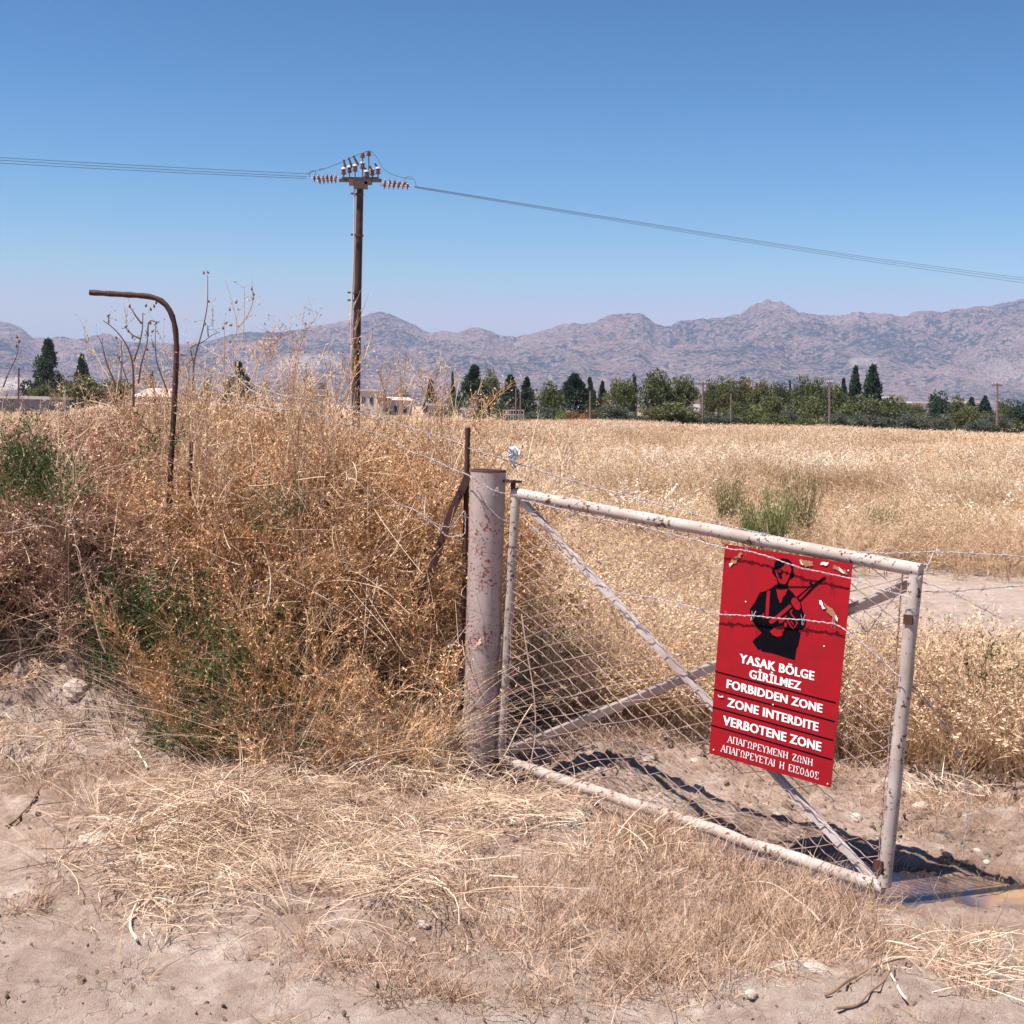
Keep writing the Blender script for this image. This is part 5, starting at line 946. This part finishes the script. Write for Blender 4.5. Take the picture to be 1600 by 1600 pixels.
T = [('conifer_tree', 'tallest dark conifer at the left, above the grey-blue wall', 75, 534, 625, 48, 'conifer', 190), ('conifer_tree', 'smaller dark conifer between the tall one and the branching stalk', 128, 556, 625, 28, 'conifer', 200),
     ('green_tree', 'rounded green tree right under the smaller conifer at the left', 128, 586, 640, 54, 'broad', 165), ('green_tree', 'low wide green tree behind the branching stalk', 180, 592, 640, 66, 'broad', 168), ('green_bush', 'low green bush behind the grey-blue wall', 68, 603, 630, 50, 'broad', 172),
     ('cypress_tree', 'tiny thin cypress between the branching stalk and the bent post', 237, 584, 620, 11, 'cypress', 230), ('dark_tree', 'dark tree right of the tall pale stalk, half hidden by weeds', 372, 568, 632, 40, 'conifer', 190), ('green_bush', 'small dark bush left of the half hidden dark tree', 324, 593, 630, 18, 'broad', 190),
     ('green_bush', 'small green bush among white houses left of the utility pole', 503, 598, 616, 22, 'broad', 260), ('cypress_tree', 'thin dark cypress left of the big dark pine', 706, 583, 640, 8, 'cypress', 210), ('dark_tree', 'small dark tree pair left of the thin cypress', 672, 592, 640, 16, 'conifer', 210), ('green_bush', 'tiny bush right of the white houses by the utility pole', 628, 605, 622, 24, 'olive', 240),
     ('pine_tree', 'big dark pine above the rusty rod', 740, 574, 650, 50, 'conifer', 175), ('green_tree', 'looser green tree touching the big dark pine on its right', 764, 577, 650, 28, 'broad', 178), ('green_bush', 'small bush at the foot of the big dark pine', 748, 640, 665, 26, 'broad', 150), ('green_bush', 'low scrub left of the big dark pine', 690, 632, 660, 30, 'olive', 155),
     ('pine_tree', 'spiky green pine behind the white railing', 796, 588, 655, 36, 'conifer', 170), ('pine_tree', 'spiky green pine just right of the white railing', 822, 592, 655, 30, 'conifer', 172), ('green_tree', 'rounded green tree right of the white railing', 858, 597, 658, 40, 'broad', 165), ('olive_bush', 'low grey-green bush under the tree right of the railing', 850, 632, 662, 60, 'olive', 155),
     ('pine_tree', 'broad dark pine left of the short bare pole', 896, 586, 650, 54, 'conifer', 170), ('pine_tree', 'darker narrow pine right above the short bare pole', 920, 592, 650, 22, 'conifer', 172), ('cypress_tree', 'small dark conifer between the short bare pole and the olive tree', 940, 596, 655, 18, 'conifer', 180), ('autumn_bush', 'rusty orange bush row left foot of the short bare pole', 895, 640, 665, 34, 'olive', 152), ('autumn_bush', 'rusty orange bush under the broad dark pine', 918, 636, 663, 26, 'olive', 153), ('light_bush', 'small lime green bush beside the rusty orange bush', 876, 640, 656, 16, 'olive', 153),
     ('green_tree', 'pale olive-green tree left of the biggest dark tree', 968, 587, 660, 46, 'broad', 165), ('cypress_tree', 'dark cypress between the olive-green tree and the biggest tree', 989, 588, 640, 14, 'cypress', 172), ('green_bush', 'green shrubbery below the olive-green tree', 962, 628, 664, 60, 'olive', 153),
     ('big_tree', 'biggest dark green tree in the middle of the tree line, left half', 1022, 577, 668, 46, 'broad', 150), ('big_tree', 'big dark green tree forming the right half of the tallest clump', 1062, 583, 670, 54, 'broad', 152), ('green_bush', 'dark undergrowth beneath the tallest clump', 1045, 628, 672, 80, 'broad', 148),
     ('green_tree', 'green tree just left of the white telephone pole', 1108, 594, 668, 30, 'broad', 160), ('green_tree', 'green tree right of the white telephone pole', 1132, 588, 660, 42, 'broad', 170), ('green_tree', 'ragged green tree over the long white building', 1158, 590, 660, 40, 'broad', 172), ('green_tree', 'dark green tree at the right end of the long white building', 1190, 598, 665, 44, 'broad', 165),
     ('pink_tree', 'thin reddish bare-topped tree above the long white building', 1166, 592, 640, 24, 'broad', 180), ('pink_tree', 'thin reddish tree right of the long white building', 1190, 594, 640, 22, 'broad', 182), ('green_tree', 'dark tree with narrow top right of the reddish trees', 1212, 593, 668, 36, 'broad', 165), ('cypress_tree', 'small pointed cypress right of the reddish trees', 1233, 597, 630, 8, 'cypress', 200),
     ('green_tree', 'green tree with a knobby top, first left of the twin conifers group', 1252, 588, 665, 36, 'broad', 168), ('green_tree', 'green tree with dark spike left of the brown pole', 1278, 590, 666, 36, 'broad', 166), ('green_tree', 'green tree around the brown pole', 1302, 596, 668, 40, 'broad', 165), ('conifer_tree', 'dark conifer small beside the twin tall conifers', 1316, 594, 650, 20, 'conifer', 175),
     ('conifer_tree', 'left one of the twin tall dark conifers', 1334, 573, 660, 26, 'conifer', 165), ('conifer_tree', 'right and taller one of the twin tall dark conifers', 1361, 571, 665, 38, 'conifer', 163), ('green_tree', 'green tree in front of the twin conifers', 1350, 618, 670, 60, 'broad', 155), ('green_tree', 'low green tree right of the twin conifers', 1398, 618, 672, 46, 'broad', 158),
     ('dark_tree', 'lone rounded dark tree with white roof to its left', 1463, 611, 672, 34, 'broad', 160), ('green_tree', 'sparse green tree right of the lone dark tree', 1494, 618, 676, 34, 'broad', 165), ('green_tree', 'pointed green tree halfway to the right-hand pole', 1516, 621, 676, 24, 'conifer', 168), ('green_tree', 'pointed green tree just left of the right-hand pole', 1537, 620, 678, 26, 'conifer', 168), ('green_tree', 'green tree just right of the right-hand pole', 1568, 624, 680, 30, 'broad', 160), ('dark_tree', 'dark tree cut by the right edge of the photo', 1594, 626, 682, 44, 'broad', 150), ('green_tree', 'low green tree behind the bush row right of the white roof', 1430, 628, 674, 30, 'broad', 162)]
LO = {'autumn_bush': M_LF_R, 'light_bush': M_LF_L, 'pink_tree': M_LF_R, 'dark_tree': M_LF_D, 'big_tree': M_LF_B, 'olive_bush': M_LF_O}
for nm, lb, cx, ty, by, w, kd, d in T: tree(nm, lb, cx, ty, by, w, kd, d, LO.get(nm), 'bush' if 'bush' in nm else 'tree')
ORD = ['first', 'second', 'third', 'fourth', 'fifth', 'sixth', 'seventh', 'eighth', 'ninth', 'tenth', 'eleventh', 'twelfth', 'thirteenth', 'fourteenth', 'fifteenth', 'sixteenth', 'seventeenth', 'eighteenth', 'nineteenth', 'twentieth', 'twenty-first', 'twenty-second']
xsb = np.arange(1590, 1085, -25.0)
for k, x in enumerate(xsb):
    hh_ = 26+10*rt_.random(); yb = 671+(x-1100)*0.018
    tree('olive_bush', 'rounded grey-green bush at the far field edge, %s from the right' % ORD[k], x+rt_.normal()*5, yb-hh_, yb, 34+14*rt_.random(), 'olive', 146+6*rt_.random(), M_LF_O if rt_.random() < 0.75 else M_LF_B, 'bush', group='bushes along the far field edge')
for k, x in enumerate(np.arange(1080, 776, -27.0)):
    tree('olive_bush', 'low shrub at the foot of the middle tree line, %s from the biggest trees' % ORD[k], x+rt_.normal()*5, 664-18-10*rt_.random(), 664, 34+12*rt_.random(), 'olive', 154+5*rt_.random(), M_LF_O if rt_.random() < 0.5 else M_LF_B, 'bush', group='low shrubs under the middle trees')
xsb = np.arange(1560, 1110, -58.0)
for k, x in enumerate(xsb):
    yb = 668+(x-1100)*0.02; tree('green_tree', 'green tree just behind the bush row, %s from the right' % ORD[k], x+rt_.normal()*8, (622 if x < 1420 else 642)+rt_.normal()*9, yb, 50, 'broad', 157+6*rt_.random(), None, 'tree', group='trees just behind the bush row')
# ------------------------------------------------------------------ houses, railing, far poles
def house(name, label, x0, x1, ytop, ybase, d, wall, roof=None, roofh=0, wins=0, deep=6, cat='house', flat_roof=None):
    a = P(x0, ybase, d); b = P(x1, ybase, d); gz = -0.3; zt = P((x0+x1)/2, ytop, d)[2]; W_ = b[0]-a[0]; cx = (a[0]+b[0])/2
    rt = root(name, label, cat, (cx, d+deep/2, gz)); mb = MB(); zr = zt-roofh*PX(d)
    box(mb, (cx, d+deep/2, (gz+zr)/2), (W_, deep, zr-gz)); part('wall', mb, wall, rt)
    mb = MB()
    if roof and roofh:
        e = 0.5; v = [(cx-W_/2-e, d-e, zr+.003), (cx+W_/2+e, d-e, zr+.003), (cx+W_/2+e, d+deep+e, zr+.003), (cx-W_/2-e, d+deep+e, zr+.003), (cx-W_/2*0.8, d+deep/2, zt), (cx+W_/2*0.8, d+deep/2, zt)]
        mb.add(v, [[0, 1, 5, 4], [2, 3, 4, 5]]); mb.add(v, [[1, 2, 5], [3, 0, 4]]); mb.add(v, [[0, 3, 2, 1]])
    else: box(mb, (cx, d+deep/2, zr+0.13), (W_+0.5, deep+0.5, 0.25))
    part('roof', mb, roof or wall, rt)
    for k in range(wins):
        mb = MB(); xw = cx-W_/2+W_*(k+0.5)/wins; zz = max(gz+1.0, zr-1.5); box(mb, (xw, d-0.02, zz), (min(1.1, W_/wins*0.45), 0.12, 1.1)); part('window', mb, M_DARK, rt)
house('boundary_wall_shed', 'long grey-blue shed wall with pale flat roof edge at the left border', -40, 74, 623, 645, 120, M_WALLG, M_WALLW, 0, 0, cat='shed')
house('pink_roofed_house', 'house with pale pink roof hidden by weeds left of the bent post', 215, 262, 606, 632, 140, M_WALLW, M_ROOFP, 14, 0)
house('white_house', 'large white house right of the foot of the utility pole', 562, 598, 611, 640, 230, M_WALLW, None, 0, 3); house('white_house', 'small white house a little farther right of the utility pole', 598, 640, 620, 642, 235, M_WALLW, M_ROOFP, 5, 3)
house('white_house', 'white house left of the utility pole behind the weeds', 470, 500, 610, 630, 250, M_WALLW, None, 0, 2); house('white_house', 'small white house between the weeds and the half hidden dark tree', 392, 412, 600, 625, 260, M_WALLW, None, 0, 2)
house('red_roofed_house', 'white house with red roof right of the short bare pole', 926, 958, 625, 655, 185, M_WALLW, M_ROOFR, 9, 2); house('white_house', 'white gable end between the two pines right of the railing', 874, 884, 628, 655, 185, M_WALLW, None, 0, 1); house('white_house', 'low white wall left of the red-roofed house', 905, 925, 628, 655, 200, M_WALLW, None, 0, 1)
house('white_building', 'long white flat-roofed building behind trees right of the white pole', 1092, 1160, 625, 660, 178, M_WALLW, None, 0, 8); house('white_building', 'wide white roof left of the lone dark tree', 1425, 1450, 630, 660, 220, M_WALLW, None, 0, 2); house('white_house', 'white house glimpsed right of the lone dark tree', 1478, 1500, 628, 660, 230, M_WALLW, None, 0, 2)
house('white_house', 'pale house glimpsed left of the right-hand pole', 1520, 1545, 630, 665, 240, M_WALLW, None, 0, 2); house('white_house', 'pale house glimpsed between the twin conifers and the white roof', 1392, 1410, 622, 650, 240, M_WALLW, None, 0, 1); house('white_house', 'low white wall left of the big dark pine', 668, 694, 634, 655, 160, M_WALLW, None, 0, 0); house('white_house', 'pale hut at the foot of the big dark pine', 722, 742, 641, 658, 152, M_WALLW, None, 0, 0)
rt = root('white_railing', 'white slatted railing at the field edge in front of the spiky pines', 'railing', P(800, 660, 150)); 
for y in (641, 648):
    mb = MB(); a = P(786, y, 150); b = P(818, y, 150); tube(mb, [a, b], 0.05, 4); part('rail', mb, M_WALLW, rt)
for k in range(9):
    x = 786+k*4; mb = MB(); tube(mb, [P(x, 640, 150), P(x, 664, 150)], 0.035, 4); part('baluster', mb, M_WALLW, rt)
def fpole(label, x, y0, y1, d, mat, r=0.14, arm=0):
    a = P(x, y1+8, d); b = P(x+0.3, y0, d); rt = root('telephone_pole', label, 'pole', a, 'distant poles'); mb = MB(); tube(mb, [a, b], [r, r*0.75], 8); part('shaft', mb, mat, rt)
    if arm:
        mb = MB(); c = P(x, y0+3, d); box(mb, c, (arm*2, 0.14, 0.14)); part('crossarm', mb, mat, rt)
        for s in (-0.9, -0.3, 0.3, 0.9): m3 = MB(); lathe(m3, c+np.array([s*arm, 0, 0.07]), [(0.05, 0), (0.07, 0.1), (0.03, 0.22), (0.001, 0.24)], sides=6); part('insulator', m3, M_PORCW, rt)
fpole('dark stub of a pole above the grey-blue wall at the left', 29, 575, 625, 95, M_STEEL, 0.07)
fpole('short bare reddish pole in front of the broad dark pine', 922, 611, 657, 148, M_WOODP, 0.11); fpole('whitish telephone pole right of the biggest trees', 1098, 597, 657, 147, M_WOODP, 0.12, 0.5); fpole('thin pole in front of the long white building', 1142, 614, 656, 147, M_WOODP, 0.09)
fpole('brown pole left of the twin tall conifers', 1296, 596, 660, 147, M_WOODP, 0.13, 0.3); fpole('lone tall pole with crossarm near the right edge', 1558, 599, 657, 142, M_WOODP, 0.13, 0.5)
fpole('left thin pole standing at the white railing', 806, 606, 655, 148, M_WOODP, 0.08); fpole('right thin pole standing at the white railing', 813, 612, 655, 148, M_WOODP, 0.08)
# ------------------------------------------------------------------ utility pole
UD = 51.0
Z5 = lambda x, y, d=UD: P(460+x/7.27, 220+y/7.27, d)
pole = root('utility_pole', 'tall tarred wooden utility pole with clusters of insulators behind the weeds', 'utility pole', P(555, 712, UD))
mb = MB(); tube(mb, [P(555, 720, UD), P(558, 500, UD), P(563, 285, UD)], [0.155, 0.135, 0.115], 16); part('shaft', mb, M_WOOD, pole, True)
mb = MB(); tube(mb, [P(549, 640, UD-.3), P(549, 500, UD-.3), P(553, 400, UD-.3), P(554, 288, UD-.25)], 0.035, 6); part('earth_conduit', mb, M_PORCW, pole, True)
for y in (304, 368, 458, 470):
    mb = MB(); c = P(556+(y < 400)*5, y, UD); tube(mb, [c-np.array([0, 0, .03]), c+np.array([0, 0, .03])], 0.16, 12); box(mb, c+np.array([-0.18, -0.2, 0]), (0.16, 0.05, 0.06)); part('pole_band', mb, M_STEEL, pole)
for (xa, ya, xb, yb, dd_) in ((510, 450, 990, 452, -0.2), (540, 432, 960, 432, 0.25), (630, 480, 880, 475, -0.05)):
    mb = MB(); a, b = Z5(xa, ya, UD+dd_), Z5(xb, yb, UD+dd_); tube(mb, [a, b], 0.075, 4); part('crossarm', mb, M_STEEL, pole)
for (xa, ya, w, h, mt) in ((650, 478, 50, 70, M_PORC), (840, 470, 80, 55, M_STEEL), (755, 505, 150, 80, M_STEEL)):
    mb = MB(); box(mb, Z5(xa, ya, UD-0.3), (w*.00307, 0.2, h*.00307)); part('bracket', mb, mt, pole)
SHED = [(0.02, -0.13), (0.045, -0.10), (0.125, -0.07), (0.06, -0.03), (0.11, 0.0), (0.05, 0.03), (0.085, 0.06), (0.05, 0.10), (0.001, 0.11)]
for k, (x, y, yb, cp) in enumerate([(560, 355, 430, 1), (625, 335, 430, 1), (690, 320, 430, 1), (775, 290, 430, 1), (775, 165, 300, 0), (845, 145, 430, 0), (820, 385, 440, 1), (885, 365, 430, 1), (950, 350, 430, 1)]):
    d = UD+(0.25 if k % 2 else -0.2); mb = MB(); tube(mb, [Z5(x, yb, d), Z5(x, y+20, d)], 0.02, 5); lathe(mb, Z5(x, y, d), [(r*0.9, z*0.9) for r, z in SHED], sides=12); o = part('pin_insulator', mb, M_PORC, pole, True)
    if cp: mb = MB(); lathe(mb, Z5(x, y-28, d), [(0.10, 0), (0.09, 0.05), (0.04, 0.08), (0.001, 0.085)], sides=12); part('insulator_cap', mb, M_PORCW, o, True)
for k, (xa, ya, xb, yb) in enumerate([(560, 215, 578, 300), (615, 190, 655, 300), (670, 170, 725, 275), (790, 300, 830, 350), (855, 285, 888, 345), (915, 258, 955, 325)]):
    mb = MB(); tube(mb, [Z5(xb, yb), Z5(xa, ya)], [0.05, 0.035], 6); part('arcing_horn', mb, M_STEEL, pole)
for k, (xa, ya, xb, yb, n_, dz) in enumerate([(505, 415, 185, 425, 6, -0.15), (500, 440, 250, 455, 5, 0.35), (985, 505, 1330, 515, 6, -0.15), (985, 470, 1300, 490, 5, 0.35)]):
    a, b = Z5(xa, ya, UD+dz), Z5(xb, yb, UD+dz); mb = MB(); tube(mb, [a, b], 0.022, 6); st_ = part('insulator_string', mb, M_PORCW, pole)
    for j in range(n_):
        t = (j+0.7)/(n_+0.6); c = a*(1-t)+b*t; m3 = MB(); lathe(m3, c, [(0.03, -0.03), (0.125, -0.01), (0.135, 0.012), (0.06, 0.03), (0.03, 0.055)], nrm(b-a), 12); part('disc', m3, M_PORC if (j+k) % 3 else M_PORCM, st_, True)
mb = MB()
for ln in ([(180, 425), (165, 380), (200, 335), (240, 345), (245, 385)], [(280, 340), (420, 290), (560, 235), (700, 165), (845, 112)], [(870, 118), (950, 200), (1010, 330), (1150, 400), (1330, 440)], [(1250, 430), (1290, 402), (1340, 420), (1370, 460), (1385, 512)], [(130, 380), (210, 350), (330, 310)]):
    w = np.array([Z5(x, y) for x, y, _ in smooth_px([(a, b, 0) for a, b in ln], 16)]); tube(mb, w, 0.011, 4, False)
part('jumper_wire', mb, M_CABLE, pole)
for k, (a, b, dz) in enumerate([((480, 276), (-420, 222), -.3), ((478, 279), (-420, 228), 0), ((486, 272), (-420, 218), .3)]):
    mb = MB(); t = np.linspace(0, 1, 30); y0 = a[1]+(b[1]-a[1])*t+9*4*t*(1-t)*0.35; dd_ = UD+dz-9*t
    tube(mb, [P(a[0]+(b[0]-a[0])*q_, yy, z_) for q_, yy, z_ in zip(t, y0, dd_)], 0.009, 4, False); tag(link('power_cable', mb.mesh('power_cable', M_CABLE)), ['lowest', 'middle', 'topmost'][[1, 0, 2][k]]+' power cable running left from the utility pole', 'cable', 'power cables')
for k, (o_, dz) in enumerate([(0, -.3), (5, 0), (-4, .3)]):
    mb = MB(); q_ = smooth_px([(648, 292, 51), (900, 333, 58), (1130, 370, 64.5), (1350, 404, 71), (1600, 438, 78), (1900, 474, 86)], 40)
    tube(mb, [P(x, y+o_*(0.25+0.75*(x-648)/1250), d+dz) for x, y, d in q_], 0.009, 4, False); tag(link('power_cable', mb.mesh('power_cable', M_CABLE)), ['middle', 'lowest', 'topmost'][k]+' power cable sloping down right from the utility pole', 'cable', 'power cables')
# ------------------------------------------------------------------ air
HZ = bpy.data.materials.new('air_haze'); HZ.use_nodes = True; nt = HZ.node_tree; nt.nodes.clear(); out = N(nt, 'ShaderNodeOutputMaterial'); pv = N(nt, 'ShaderNodeVolumePrincipled')
pv.inputs['Color'].default_value = (0.56, 0.67, 1.0, 1); pv.inputs['Density'].default_value = 7.6e-5; pv.inputs['Anisotropy'].default_value = 0.0; nt.links.new(pv.outputs[0], out.inputs['Volume'])
hv = gm.vertices; zmax = float(Z.max())+60
mb = MB(); box(mb, (0, 9000, (zmax-20)/2), (42000, 30000, zmax+20)); tag(link('haze', mb.mesh('haze', HZ)), 'thin bluish haze over the plain and mountains', None, None, 'stuff')
